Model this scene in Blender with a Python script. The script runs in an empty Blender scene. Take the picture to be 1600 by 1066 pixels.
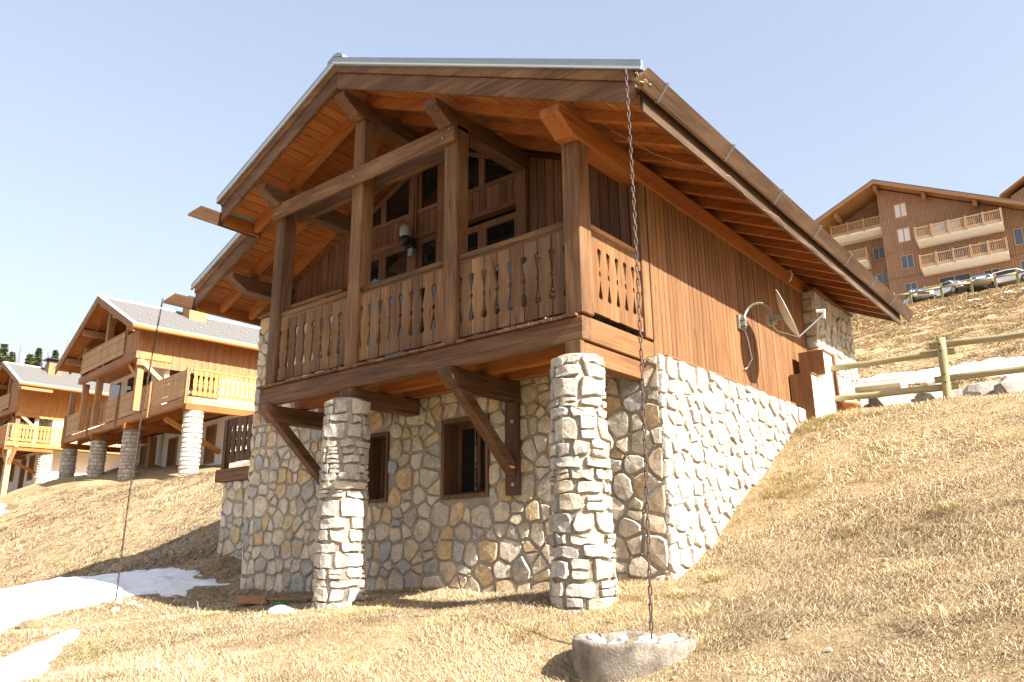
import bpy, math, random
import numpy as np
from mathutils import Vector, Matrix

R = math.radians
SC = bpy.context.scene
COL = SC.collection

# ------------------------------------------------------------------ camera
CAM = (4.02, -6.088, -2.232)
YAW, PITCH, ROLL, FPX = R(38.861), R(15.184), R(-0.594), 1221.6
_cy, _sy, _cp, _sp = math.cos(YAW), math.sin(YAW), math.cos(PITCH), math.sin(PITCH)
_f = Vector((-_sy * _cp, _cy * _cp, _sp)); _r = Vector((_cy, _sy, 0)); _u = _r.cross(_f)
_rr = math.cos(ROLL) * _r + math.sin(ROLL) * _u
_uu = -math.sin(ROLL) * _r + math.cos(ROLL) * _u
cd = bpy.data.cameras.new('camera'); cam = bpy.data.objects.new('camera', cd); COL.objects.link(cam)
cam.matrix_world = Matrix(((_rr.x, _uu.x, -_f.x, CAM[0]), (_rr.y, _uu.y, -_f.y, CAM[1]), (_rr.z, _uu.z, -_f.z, CAM[2]), (0, 0, 0, 1)))
cd.sensor_width = 36; cd.lens = FPX / 1600 * 36; cd.clip_start = .05; cd.clip_end = 2000
SC.camera = cam

# ------------------------------------------------------------------ sky, sun, exposure
SUN_AZ, SUN_TAN = R(4), .75           # measured from +x towards -y; rise per metre
sdir = Vector((math.cos(SUN_AZ), -math.sin(SUN_AZ), SUN_TAN)).normalized()
SUN_EL = math.asin(sdir.z)
w = bpy.data.worlds.new('World'); SC.world = w; w.use_nodes = True
wn = w.node_tree; wn.nodes.clear()
sky = wn.nodes.new('ShaderNodeTexSky'); sky.sky_type = 'NISHITA'; sky.sun_disc = False
sky.sun_elevation = SUN_EL; sky.sun_rotation = math.atan2(sdir.x, sdir.y)
sky.altitude = 0; sky.air_density = 1.5; sky.dust_density = 3.5; sky.ozone_density = 1.5
bg = wn.nodes.new('ShaderNodeBackground'); bg.inputs[1].default_value = .137
wo = wn.nodes.new('ShaderNodeOutputWorld')
hsv = wn.nodes.new('ShaderNodeGamma'); hsv.inputs['Gamma'].default_value = .6      # even, hazy spring sky
wn.links.new(sky.outputs[0], hsv.inputs['Color']); wb = wn.nodes.new('ShaderNodeMix'); wb.data_type = 'RGBA'; wb.blend_type = 'MULTIPLY'; wb.inputs[0].default_value = 1; wb.inputs[7].default_value = (1, .955, 1, 1)
wn.links.new(hsv.outputs[0], wb.inputs[6]); wn.links.new(wb.outputs[2], bg.inputs[0]); wn.links.new(bg.outputs[0], wo.inputs[0])
sl = bpy.data.lights.new('sun', 'SUN'); sl.energy = 4.9; sl.angle = R(.53); sl.color = (1, .94, .84)
sun = bpy.data.objects.new('sun', sl); COL.objects.link(sun); sun.location = (30, -5, 30)
sun.rotation_euler = sdir.to_track_quat('Z', 'Y').to_euler()
SC.view_settings.view_transform = 'Standard'; SC.view_settings.look = 'None'
SC.view_settings.exposure = 1.78; SC.view_settings.gamma = 1
SC.view_settings.use_curve_mapping = False
SC.cycles.max_bounces = 8; SC.cycles.diffuse_bounces = 6; SC.cycles.glossy_bounces = 3
SC.cycles.use_adaptive_sampling = True

# ------------------------------------------------------------------ materials
MATS = {}
def newmat(name):
    m = bpy.data.materials.new(name); m.use_nodes = True; MATS[name] = m
    nt = m.node_tree; b = nt.nodes['Principled BSDF']
    return m, nt, b
def N(nt, t, **kw):
    n = nt.nodes.new(t)
    for k, v in kw.items(): setattr(n, k, v)
    return n
def ramp(nt, stops, interp='LINEAR'):
    r = N(nt, 'ShaderNodeValToRGB'); e = r.color_ramp.elements; r.color_ramp.interpolation = interp
    while len(e) < len(stops): e.new(.5)
    for i, (p, c) in enumerate(stops):
        e[i].position = p; e[i].color = (*c, 1)
    return r
def coords(nt, scale=(1, 1, 1), rnd=37.0):
    tc = N(nt, 'ShaderNodeTexCoord'); oi = N(nt, 'ShaderNodeObjectInfo')
    mu = N(nt, 'ShaderNodeMath', operation='MULTIPLY'); mu.inputs[1].default_value = rnd
    nt.links.new(oi.outputs['Random'], mu.inputs[0])
    cb = N(nt, 'ShaderNodeCombineXYZ')
    for i in range(3): nt.links.new(mu.outputs[0], cb.inputs[i])
    ad = N(nt, 'ShaderNodeVectorMath', operation='ADD')
    nt.links.new(tc.outputs['Object'], ad.inputs[0]); nt.links.new(cb.outputs[0], ad.inputs[1])
    mp = N(nt, 'ShaderNodeMapping'); mp.inputs['Scale'].default_value = scale
    nt.links.new(ad.outputs[0], mp.inputs[0])
    return mp, oi
def noise(nt, vec, scale, detail=4, rough=.6, dist=0):
    n = N(nt, 'ShaderNodeTexNoise'); n.inputs['Scale'].default_value = scale
    n.inputs['Detail'].default_value = detail; n.inputs['Roughness'].default_value = rough
    n.inputs['Distortion'].default_value = dist
    if vec is not None: nt.links.new(vec, n.inputs['Vector'])
    return n
def mixc(nt, a, b, fac, mode='MIX'):
    m = N(nt, 'ShaderNodeMix', data_type='RGBA', blend_type=mode)
    for s, v in ((m.inputs[0], fac), (m.inputs[6], a), (m.inputs[7], b)):
        if hasattr(v, 'links'): nt.links.new(v, s)
        elif isinstance(v, tuple): s.default_value = (*v, 1)
        else: s.default_value = v
    return m.outputs[2]
def bump(nt, b, h, strength=.3, dist=.01):
    bp = N(nt, 'ShaderNodeBump'); bp.inputs['Strength'].default_value = strength; bp.inputs['Distance'].default_value = dist
    nt.links.new(h, bp.inputs['Height']); nt.links.new(bp.outputs[0], b.inputs['Normal'])
def wood(name, dark, mid, light, axis='z', worn=None, wornamt=.35, rough=.7, var=.3):
    if (name, axis) in MATS: return MATS[(name, axis)]
    m, nt, b = newmat(name + '_' + axis); MATS[(name, axis)] = m
    lo, hi = 1.6, 42.
    sc = {'x': (lo, hi, hi), 'y': (hi, lo, hi), 'z': (hi, hi, lo)}[axis]
    mp, oi = coords(nt, sc)
    g = noise(nt, mp.outputs[0], 1, 6, .62, .6)
    rp = ramp(nt, [(.25, dark), (.5, mid), (.72, light)]); nt.links.new(g.outputs[0], rp.inputs[0])
    c = rp.outputs[0]
    mp2, _ = coords(nt, tuple(.12 * s + .9 for s in sc), 11.)
    n2 = noise(nt, mp2.outputs[0], 1.0, 3, .5)
    if worn:
        r2 = ramp(nt, [(.5, (0, 0, 0)), (.75, (1, 1, 1))]); nt.links.new(n2.outputs[0], r2.inputs[0])
        mu = N(nt, 'ShaderNodeMath', operation='MULTIPLY'); mu.inputs[1].default_value = wornamt
        nt.links.new(r2.outputs[0], mu.inputs[0]); c = mixc(nt, c, worn, mu.outputs[0])
    # knots and darker water streaks
    ks = {'x': (1.5, 7, 7), 'y': (7, 1.5, 7), 'z': (7, 7, 1.5)}[axis]
    mp3, _ = coords(nt, ks, 23.); vo = N(nt, 'ShaderNodeTexVoronoi'); vo.inputs['Scale'].default_value = 1.0; nt.links.new(mp3.outputs[0], vo.inputs['Vector'])
    kr = ramp(nt, [(.05, (.75, .75, .75)), (.13, (0, 0, 0))]); nt.links.new(vo.outputs['Distance'], kr.inputs[0]); c = mixc(nt, c, tuple(q * .45 for q in dark), kr.outputs[0])
    st = ramp(nt, [(.32, (.55, .55, .55)), (.48, (0, 0, 0))]); nt.links.new(n2.outputs[0], st.inputs[0]); c = mixc(nt, c, dark, st.outputs[0])
    mr = N(nt, 'ShaderNodeMapRange'); mr.inputs[3].default_value = 1 - var; mr.inputs[4].default_value = 1 + var
    nt.links.new(oi.outputs['Random'], mr.inputs[0])
    hs = N(nt, 'ShaderNodeHueSaturation'); nt.links.new(mr.outputs[0], hs.inputs['Value']); nt.links.new(c, hs.inputs['Color'])
    nt.links.new(hs.outputs[0], b.inputs['Base Color'])
    b.inputs['Roughness'].default_value = rough; b.inputs['Specular IOR Level'].default_value = .3
    bump(nt, b, g.outputs[0], .35, .006)
    return m
def W_dark(a): return wood('weathered_brown_timber', (.068, .032, .014), (.145, .071, .031), (.235, .128, .06), a, worn=(.32, .2, .1), wornamt=.4)
def W_beam(a): return wood('dark_stained_timber', (.052, .025, .012), (.115, .056, .026), (.185, .096, .046), a, worn=(.24, .14, .08), wornamt=.3)
def W_clad(a): return wood('red_brown_cladding', (.11, .048, .019), (.18, .084, .032), (.24, .12, .049), a, var=.16, wornamt=.2, worn=(.36, .2, .11))
def W_wall(a): return wood('front_brown_cladding', (.10, .046, .024), (.17, .082, .043), (.24, .125, .068), a, var=.25)  # brown of the front planks and the gable glazing frames
def W_soff(a): return wood('orange_stain_bounce_soffit', (.2, .062, .014), (.31, .105, .023), (.39, .15, .036), a, var=.16)  # orange stain, with warm bounce light put into the colour too
def W_gold(a): return wood('golden_stained_timber', (.32, .14, .046), (.44, .21, .07), (.52, .275, .1), a, var=.15)
def W_mid(a): return wood('warm_brown_timber', (.23, .11, .047), (.33, .17, .078), (.41, .23, .115), a, var=.18)
def W_gutter(a): return wood('dark_brown_gutter', (.04, .022, .012), (.078, .043, .023), (.12, .07, .04), a, worn=(.2, .13, .08), wornamt=.35)
def W_rail(a): return wood('golden_brown_rail', (.085, .041, .017), (.16, .083, .035), (.245, .14, .064), a, worn=(.33, .21, .11), wornamt=.45)
def W_fence(a): return wood('greenish_round_rail', (.2, .175, .095), (.3, .26, .145), (.39, .34, .2), a, var=.1)
def W_pale(a): return wood('pale_honey_timber', (.36, .22, .11), (.47, .3, .16), (.55, .37, .21), a, var=.1)

def simple(name, col, rough=.6, metal=0, nscale=0, namt=.25, bmp=0, bscale=40, spec=.4):
    if name in MATS: return MATS[name]
    m, nt, b = newmat(name)
    b.inputs['Roughness'].default_value = rough; b.inputs['Metallic'].default_value = metal
    b.inputs['Specular IOR Level'].default_value = spec
    if nscale:
        mp, oi = coords(nt)
        n = noise(nt, mp.outputs[0], nscale, 5, .65)
        rp = ramp(nt, [(.3, tuple(c * (1 - namt) for c in col)), (.7, tuple(min(1, c * (1 + namt)) for c in col))])
        nt.links.new(n.outputs[0], rp.inputs[0]); nt.links.new(rp.outputs[0], b.inputs['Base Color'])
        if bmp:
            n2 = noise(nt, mp.outputs[0], bscale, 5, .7); bump(nt, b, n2.outputs[0], bmp, .02)
    else: b.inputs['Base Color'].default_value = (*col, 1)
    return m
def stone_mat(name, stops, stain=.9):
    m, nt, b = newmat(name)
    mp, oi = coords(nt)
    ge = N(nt, 'ShaderNodeNewGeometry')
    ad = N(nt, 'ShaderNodeMath', operation='ADD'); nt.links.new(oi.outputs['Random'], ad.inputs[0]); nt.links.new(ge.outputs['Random Per Island'], ad.inputs[1])
    fr = N(nt, 'ShaderNodeMath', operation='FRACT'); nt.links.new(ad.outputs[0], fr.inputs[0])
    rp = ramp(nt, stops, 'CONSTANT'); nt.links.new(fr.outputs[0], rp.inputs[0])
    n1 = noise(nt, mp.outputs[0], 7, 6, .7, .5)
    r1 = ramp(nt, [(.3, (.5, .47, .44)), (.5, (.95, .95, .95)), (.72, (1.3, 1.22, 1.1))]); nt.links.new(n1.outputs[0], r1.inputs[0])
    c = mixc(nt, rp.outputs[0], r1.outputs[0], .85, 'MULTIPLY')
    n3 = noise(nt, mp.outputs[0], 6, 5, .65, .4); r3 = ramp(nt, [(.44, (0, 0, 0)), (.62, (1, 1, 1))]); nt.links.new(n3.outputs[0], r3.inputs[0])
    h1 = N(nt, 'ShaderNodeMath', operation='MULTIPLY'); h1.inputs[1].default_value = 7.31; nt.links.new(fr.outputs[0], h1.inputs[0])
    h2 = N(nt, 'ShaderNodeMath', operation='FRACT'); nt.links.new(h1.outputs[0], h2.inputs[0])
    h3 = N(nt, 'ShaderNodeMath', operation='POWER'); h3.inputs[1].default_value = 1.6; nt.links.new(h2.outputs[0], h3.inputs[0])
    mu = N(nt, 'ShaderNodeMath', operation='MULTIPLY'); nt.links.new(r3.outputs[0], mu.inputs[0]); nt.links.new(h3.outputs[0], mu.inputs[1])
    mu2 = N(nt, 'ShaderNodeMath', operation='MULTIPLY'); mu2.inputs[1].default_value = stain; nt.links.new(mu.outputs[0], mu2.inputs[0])
    c = mixc(nt, c, (.6, .39, .17), mu2.outputs[0])
    n4 = noise(nt, mp.outputs[0], 48, 5, .7); r4 = ramp(nt, [(.35, (.72, .71, .7)), (.65, (1.2, 1.19, 1.17))]); nt.links.new(n4.outputs[0], r4.inputs[0]); c = mixc(nt, c, r4.outputs[0], .9, 'MULTIPLY')
    nt.links.new(c, b.inputs['Base Color']); b.inputs['Roughness'].default_value = .9; b.inputs['Specular IOR Level'].default_value = .2
    n2 = noise(nt, mp.outputs[0], 13, 10, .72, .4); bump(nt, b, n2.outputs[0], 1.0, .045)
    return m
M_STONE = stone_mat('wall_stone', [(0, (.6, .54, .45)), (.18, (.7, .63, .53)), (.32, (.5, .47, .43)), (.42, (.72, .63, .5)), (.56, (.66, .5, .3)), (.66, (.66, .58, .47)), (.78, (.7, .55, .36)), (.86, (.72, .66, .57)), (.95, (.46, .46, .45))])
M_PALE = stone_mat('pale_limestone', [(0, (.5, .48, .44)), (.3, (.58, .55, .5)), (.55, (.46, .44, .41)), (.75, (.6, .56, .48)), (.92, (.54, .48, .38))], .35)
M_MORT = simple('grey_mortar', (.33, .29, .235), .95, 0, 9, .25, .8, 40)
M_ROOF = simple('grey_sheet_metal', (.3, .33, .33), .42, .6, 3, .12)
M_ROOFW = simple('pale_metal_edge', (.62, .64, .64), .4, .5)
M_SHING = simple('grey_shingle', (.125, .12, .115), .85, 0, 30, .25, .3, 80)
M_CHAIN = simple('rusty_chain_metal', (.075, .05, .038), .65, .3, 60, .4)
M_STEEL = simple('galvanised_steel', (.35, .35, .33), .5, .6, 20, .15)
M_WHITE = simple('white_render', (.78, .76, .72), .85, 0, 6, .05)
M_DISH = simple('pale_grey_dish_paint', (.58, .58, .56), .4)
M_BLACK = simple('black_plastic', (.02, .02, .02), .4)
M_CONC = simple('rough_concrete', (.24, .205, .165), .95, 0, 7, .55, 1.0, 45)
M_BLOCK = simple('pale_concrete_block', (.5, .47, .41), .95, 0, 10, .15, .4, 60)
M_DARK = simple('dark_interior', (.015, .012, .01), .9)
M_PLAST = simple('white_plastic', (.66, .66, .64), .35)
M_TERRA = simple('orange_terracotta', (.6, .25, .1), .8, 0, 10, .1)
M_ROCK = simple('grey_boulder', (.3, .27, .235), .95, 0, 4, .4, .9, 14)
M_WROCK = simple('white_quartz_stone', (.6, .57, .52), .9, 0, 12, .15, .6, 30)
M_GREEN = simple('green_metal', (.05, .13, .08), .5)
M_CURT = simple('white_curtain', (.75, .73, .7), .9, 0, 6, .08)
def glass(name, col, rough=.03):
    m, nt, b = newmat(name); b.inputs['Base Color'].default_value = (*col, 1); b.inputs['Roughness'].default_value = rough
    b.inputs['Specular IOR Level'].default_value = .9; b.inputs['IOR'].default_value = 1.5
    return m
M_GLASS = glass('dark_window_glass', (.012, .012, .012))
M_GLASSB = glass('blue_window_glass', (.06, .09, .14))
def snow_mat():
    m, nt, b = newmat('snow'); mp, oi = coords(nt, rnd=0)
    n = noise(nt, mp.outputs[0], 3, 6, .6)
    rp = ramp(nt, [(.28, (.6, .57, .53)), (.42, (.8, .81, .83)), (.62, (.9, .91, .93))]); nt.links.new(n.outputs[0], rp.inputs[0]); nt.links.new(rp.outputs[0], b.inputs['Base Color'])
    n3 = noise(nt, mp.outputs[0], 28, 5, .7); r3 = ramp(nt, [(.6, (0, 0, 0)), (.72, (.6, .6, .6))]); nt.links.new(n3.outputs[0], r3.inputs[0])
    nt.links.new(mixc(nt, rp.outputs[0], (.42, .34, .25), r3.outputs[0]), b.inputs['Base Color'])
    b.inputs['Roughness'].default_value = .7
    n2 = noise(nt, mp.outputs[0], 9, 9, .7); bump(nt, b, n2.outputs[0], .8, .08)
    return m
M_SNOW = snow_mat()
def ground_mat():
    m, nt, b = newmat('dry_turf'); mp, oi = coords(nt, rnd=0)
    n1 = noise(nt, mp.outputs[0], .55, 6, .65); n2 = noise(nt, mp.outputs[0], 9, 8, .75, .4); n3 = noise(nt, mp.outputs[0], 40, 4, .7)
    r1 = ramp(nt, [(.3, (.22, .16, .095)), (.5, (.43, .33, .205)), (.7, (.53, .43, .28))]); nt.links.new(n2.outputs[0], r1.inputs[0])
    r2 = ramp(nt, [(.35, (.8, .74, .66)), (.65, (1.15, 1.1, 1.0))]); nt.links.new(n1.outputs[0], r2.inputs[0])
    c = mixc(nt, r1.outputs[0], r2.outputs[0], 1., 'MULTIPLY')
    nt.links.new(c, b.inputs['Base Color']); b.inputs['Roughness'].default_value = 1; b.inputs['Specular IOR Level'].default_value = .05
    ad = N(nt, 'ShaderNodeMath', operation='ADD'); nt.links.new(n2.outputs[0], ad.inputs[0]); nt.links.new(n3.outputs[0], ad.inputs[1])
    bump(nt, b, ad.outputs[0], .9, .06)
    return m
M_GROUND = ground_mat()
def blade_mat():
    m, nt, b = newmat('dry_grass_blade')
    a = N(nt, 'ShaderNodeVertexColor'); a.layer_name = 'Col'
    nt.links.new(a.outputs[0], b.inputs['Base Color']); b.inputs['Roughness'].default_value = .75; b.inputs['Specular IOR Level'].default_value = .2
    return m
M_BLADE = blade_mat()

# ------------------------------------------------------------------ mesh helpers
class MB:
    def __init__(s): s.v = []; s.f = []
    def add(s, vs, fs):
        o = len(s.v); s.v += [tuple(p) for p in vs]; s.f += [tuple(i + o for i in f) for f in fs]; return s
    def box(s, a, b):
        x0, y0, z0 = (min(a[i], b[i]) for i in range(3)); x1, y1, z1 = (max(a[i], b[i]) for i in range(3))
        return s.add([(x0, y0, z0), (x1, y0, z0), (x1, y1, z0), (x0, y1, z0), (x0, y0, z1), (x1, y0, z1), (x1, y1, z1), (x0, y1, z1)],
                     [(0, 3, 2, 1), (4, 5, 6, 7), (0, 1, 5, 4), (1, 2, 6, 5), (2, 3, 7, 6), (3, 0, 4, 7)])
    def beam(s, p, q, wd, ht, up=(0, 0, 1)):
        p = Vector(p); q = Vector(q); d = (q - p).normalized(); sd = d.cross(Vector(up)).normalized(); u2 = sd.cross(d)
        vs = [c + sd * (wd / 2 * a) + u2 * (ht / 2 * b) for c in (p, q) for a, b in ((-1, -1), (1, -1), (1, 1), (-1, 1))]
        return s.add(vs, [(3, 2, 1, 0), (4, 5, 6, 7), (0, 1, 5, 4), (1, 2, 6, 5), (2, 3, 7, 6), (3, 0, 4, 7)])
    def prism(s, poly, fn, d0, d1):
        """poly: 2D outline (ccw); fn(u, v, d) -> 3D; extruded from depth d0 to d1"""
        n = len(poly)
        return s.add([fn(u, v, d0) for u, v in poly] + [fn(u, v, d1) for u, v in poly],
                     [tuple(range(n))[::-1], tuple(range(n, 2 * n))] + [(i, (i + 1) % n, n + (i + 1) % n, n + i) for i in range(n)])
    def tube(s, pts, rad, n=8, closed=False, caps=True):
        pts = [Vector(p) for p in pts]; m = len(pts); vs = []; prev = None
        for i, p in enumerate(pts):
            a = pts[(i - 1) % m] if (closed or i) else p; b = pts[(i + 1) % m] if (closed or i < m - 1) else p
            t = (b - a).normalized()
            ref = prev if prev is not None and abs(prev.dot(t)) < .95 else (Vector((0, 0, 1)) if abs(t.z) < .9 else Vector((1, 0, 0)))
            x = (ref - t * ref.dot(t)).normalized(); y = t.cross(x); prev = x
            r = rad[i] if isinstance(rad, (list, tuple)) else rad
            vs += [p + (x * math.cos(2 * math.pi * k / n) + y * math.sin(2 * math.pi * k / n)) * r for k in range(n)]
        fs = [(i * n + k, i * n + (k + 1) % n, ((i + 1) % m) * n + (k + 1) % n, ((i + 1) % m) * n + k) for i in range(m if closed else m - 1) for k in range(n)]
        if not closed and caps: fs += [tuple(range(n))[::-1], tuple((m - 1) * n + k for k in range(n))]
        return s.add(vs, fs)
    def lathe(s, c, prof, n=16, caps=True):
        vs = [(c[0] + r * math.cos(2 * math.pi * k / n), c[1] + r * math.sin(2 * math.pi * k / n), c[2] + z) for r, z in prof for k in range(n)]
        m = len(prof)
        fs = [(i * n + k, i * n + (k + 1) % n, (i + 1) * n + (k + 1) % n, (i + 1) * n + k) for i in range(m - 1) for k in range(n)]
        if caps: fs += [tuple(range(n))[::-1], tuple((m - 1) * n + k for k in range(n))]
        return s.add(vs, fs)
    def mesh(s, name):
        me = bpy.data.meshes.new(name); me.from_pydata(s.v, [], s.f); me.update(); return me
WORLDROOT = set()
def tag(o, label=None, cat=None, group=None, kind=None):
    for k, v in (('label', label), ('category', cat), ('group', group), ('kind', kind)):
        if v: o[k] = v
    return o
def mk(name, mb, mat, parent=None, smooth=False, bevel=0, kind=None, loc=None, rot=None):
    me = mb.mesh(name) if isinstance(mb, MB) else mb
    if mat is not None and not me.materials: me.materials.append(mat)
    if smooth: me.polygons.foreach_set('use_smooth', [True] * len(me.polygons))
    o = bpy.data.objects.new(name, me); COL.objects.link(o)
    if loc is not None: o.location = loc
    if rot is not None: o.rotation_euler = rot
    if parent is not None:
        o.parent = parent
        if parent.name in WORLDROOT: o.matrix_parent_inverse = Matrix.Translation(parent.location).inverted()
    if bevel:
        b = o.modifiers.new('bevel', 'BEVEL'); b.width = bevel; b.segments = 1; b.limit_method = 'ANGLE'
    if kind: o['kind'] = kind
    return o
def root(name, loc, label, cat, rz=0, group=None, world=False):
    e = bpy.data.objects.new(name, None); COL.objects.link(e); e.location = loc; e.rotation_euler = (0, 0, rz); e.empty_display_size = .2
    tag(e, label, cat, group)
    if world: WORLDROOT.add(e.name)
    return e
def B(a, b): return MB().box(a, b)
def shift(src, parent, d=(0, 0, 0), name=None):
    """copy of an object (shared mesh) moved by d"""
    o = src.copy(); COL.objects.link(o); o.location = Vector(src.location) + Vector(d)
    if parent is not None:
        o.parent = parent
        o.matrix_parent_inverse = Matrix.Translation(parent.location).inverted() if parent.name in WORLDROOT else Matrix.Identity(4)
    return o
def campx(p):
    d = Vector(p) - Vector(CAM); z = d.dot(_f)
    return (800 + FPX * d.dot(_rr) / z, 533 - FPX * d.dot(_uu) / z, z)

# ------------------------------------------------------------------ terrain
CTRL = [(-.1,.05,-2.6),(-3.55,.05,-2.78),(.25,1.1,-2.54),(-7.35,1.2,-2.70),(-1.8,1.2,-2.66),(-5,1.2,-2.72),
 (.7,-1.4,-3.14),(1.13,-1.32,-3.06),(.45,-.9,-3.02),(1.5,-.45,-2.80),(.3,-1.6,-3.13),(1.6,-2.6,-3.16),(-3.5,-3.4,-3.2),(3.45,-1.9,-2.80),(4,-6.1,-3.6),(8,-2,-2.5),(8,-6.5,-3.6),(0,-6.5,-3.75),(-4,-7,-4.1),
 (.3,2.85,-1.74),(.3,4.4,-.92),(.3,5.5,-.36),(2,6.1,-.22),(2.9,5.9,-.27),(5,6,-.25),(2,3,-1.55),(3.5,2,-1.75),(5,2,-1.6),
 (1,7.5,-.25),(3,7.5,-.25),(6,7.5,-.2),(0,9,-.22),(3,9,-.15),(6,9,-.1),(2,10.6,.72),(4,10.6,.72),(0,10.6,.85),(7,10.6,.8),(3,12.5,1.35),(0,13,1.5),
 (-8.4,-.2,-2.88),(-10.7,-1.1,-2.84),(-6.2,-2.5,-3.1),(-2.8,-3.7,-3.15),(-13.95,1.5,-2.5),(-15.7,1.9,-2.05),(-21,3.9,-.9),(-11,2.36,-2.0),(-14.7,4.3,-.85),(-9.07,1.96,-2.2),(-8,4.5,-1.0),
 (-30,5,-.6),(-24,5.2,-.35),(-20.4,5.4,-.25),(-17,5.6,-.3),(-14.2,5.3,-.35),(-10,7,.1),(-22,8,.4),(-33,7.5,.7),(-28,10,1.2),(-20,12,1.6),(-47,9.5,.7),(-42,12,1.5),
 (-4,20,3.8),(4,20,3.7),(4,40,9.9),(-8,40,9.9),(-5,58,15.5),(-6,72,19.85),(0,72,19.85),(-14,72,19.85),(-6,76,20.85),(0,76,20.85),(-14,76,20.85),(-6,84,21.6),(6,84,21.6),(-20,84,21.6),(20,72,19.85),
 (-30,30,6.5),(-60,30,7.5),(-60,60,15),(-30,60,16),(-100,60,16),(-100,20,5),(-100,120,30),(0,120,32),(60,120,32),(60,75,21.5),(60,40,10),(60,10,.5),(60,-30,-9),(20,-30,-9),(-20,-30,-9),(-60,-30,-11),(-100,-30,-12),(-60,0,-3),(-30,0,-2.7),(20,0,-2),(20,9,-.2)]
_P = np.array(CTRL, float)
def _phi(r2): return .5 * r2 * np.log(r2 + 1e-9)
_d2 = ((_P[:, None, :2] - _P[None, :, :2]) ** 2).sum(-1)
_n = len(_P); _A = np.zeros((_n + 3, _n + 3)); _A[:_n, :_n] = _phi(_d2) + np.eye(_n) * .02
_A[:_n, _n] = 1; _A[:_n, _n + 1:] = _P[:, :2]; _A[_n:, :_n] = _A[:_n, _n:].T
_W = np.linalg.solve(_A, np.concatenate([_P[:, 2], np.zeros(3)]))
def _hash(i, j): 
    h = np.sin(i * 127.1 + j * 311.7) * 43758.5453
    return h - np.floor(h)
def vnoise(x, y):
    i, j = np.floor(x), np.floor(y); fx, fy = x - i, y - j; fx = fx * fx * (3 - 2 * fx); fy = fy * fy * (3 - 2 * fy)
    return (_hash(i, j) * (1 - fx) + _hash(i + 1, j) * fx) * (1 - fy) + (_hash(i, j + 1) * (1 - fx) + _hash(i + 1, j + 1) * fx) * fy - .5
def ground(x, y, fine=True):
    x = np.asarray(x, float); y = np.asarray(y, float); sh = x.shape; x = x.ravel(); y = y.ravel(); z = np.zeros(len(x))
    for k in range(0, len(x), 20000):
        a, b = x[k:k + 20000], y[k:k + 20000]
        z[k:k + 20000] = _phi((a[:, None] - _P[None, :, 0]) ** 2 + (b[:, None] - _P[None, :, 1]) ** 2) @ _W[:_n] + _W[_n] + _W[_n + 1] * a + _W[_n + 2] * b
    if fine:
        amp = np.clip(np.hypot(x - 3, y + 2) / 12, .6, 3)
        z += amp * (.07 * vnoise(x * .9, y * .9) + .06 * vnoise(x * 2.3 + 9, y * 2.3) + .035 * vnoise(x * 5.5, y * 5.5 + 3))
    return z.reshape(sh)
def gz(x, y): return float(ground(np.array([x]), np.array([y]))[0])
def axis(lo, hi, c0, c1, fine, coarse):
    a = list(np.arange(c0, c1, fine)); s = fine; v = c1
    while v < hi: a.append(v); s = min(s * 1.09, coarse); v += s
    a.append(hi); s = fine; v = c0 - fine
    while v > lo: a.insert(0, v); s = min(s * 1.09, coarse); v -= s
    a.insert(0, lo); return np.array(a)
gx = axis(-130, 90, -13, 6, .13, 5.); gy = axis(-32, 150, -6.5, 12, .13, 4.)
X, Y = np.meshgrid(gx, gy); Z = ground(X, Y)
nx, ny = len(gx), len(gy)
def grid_mesh(name, X, Y, Z):
    ny, nx = X.shape; me = bpy.data.meshes.new(name)
    idx = np.arange(nx * ny).reshape(ny, nx)
    q = np.stack([idx[:-1, :-1], idx[:-1, 1:], idx[1:, 1:], idx[1:, :-1]], -1).reshape(-1, 4)
    me.vertices.add(nx * ny); me.vertices.foreach_set('co', np.stack([X, Y, Z], -1).astype('f').ravel())
    me.loops.add(q.size); me.loops.foreach_set('vertex_index', q.ravel().astype('i'))
    me.polygons.add(len(q)); me.polygons.foreach_set('loop_start', (np.arange(len(q)) * 4).astype('i'))
    me.polygons.foreach_set('use_smooth', np.ones(len(q), bool)); me.update(calc_edges=True); me.validate(); return me
tag(mk('ground', grid_mesh('ground', X, Y, Z), M_GROUND), kind='structure')
# ------------------------------------------------------------------ stone masonry
def clip(poly, px, py, nx_, ny_):
    """keep the side where (p - (px,py)).n <= 0"""
    out = []
    for i in range(len(poly)):
        a, b = poly[i], poly[(i + 1) % len(poly)]
        da = (a[0] - px) * nx_ + (a[1] - py) * ny_; db = (b[0] - px) * nx_ + (b[1] - py) * ny_
        if da <= 0: out.append(a)
        if (da < 0 < db) or (db < 0 < da):
            t = da / (da - db); out.append((a[0] + (b[0] - a[0]) * t, a[1] + (b[1] - a[1]) * t))
    return out
def voronoi(pts, ghosts, bounds, stretch=1.0):
    allp = pts + ghosts; cells = []
    u0, u1, v0, v1 = bounds
    for k, p in enumerate(pts):
        poly = [(u0, v0), (u1, v0), (u1, v1), (u0, v1)]
        near = sorted((q for q in allp if q is not p and abs(q[0] - p[0]) < 1.0 and abs(q[1] - p[1]) < 1.0), key=lambda q: (q[0] - p[0]) ** 2 + (q[1] - p[1]) ** 2)[:22]
        for q in near:
            dx, dy = q[0] - p[0], q[1] - p[1]; t = .5
            if len(p) > 2 and len(q) > 2: t = min(.72, max(.28, .5 + .22 * (p[2] ** 2 - q[2] ** 2) / (dx * dx + dy * dy + 1e-9)))
            poly = clip(poly, p[0] + dx * t, p[1] + dy * t, dx, dy)
            if len(poly) < 3: break
        if len(poly) >= 3: cells.append(poly)
    return cells
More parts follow.
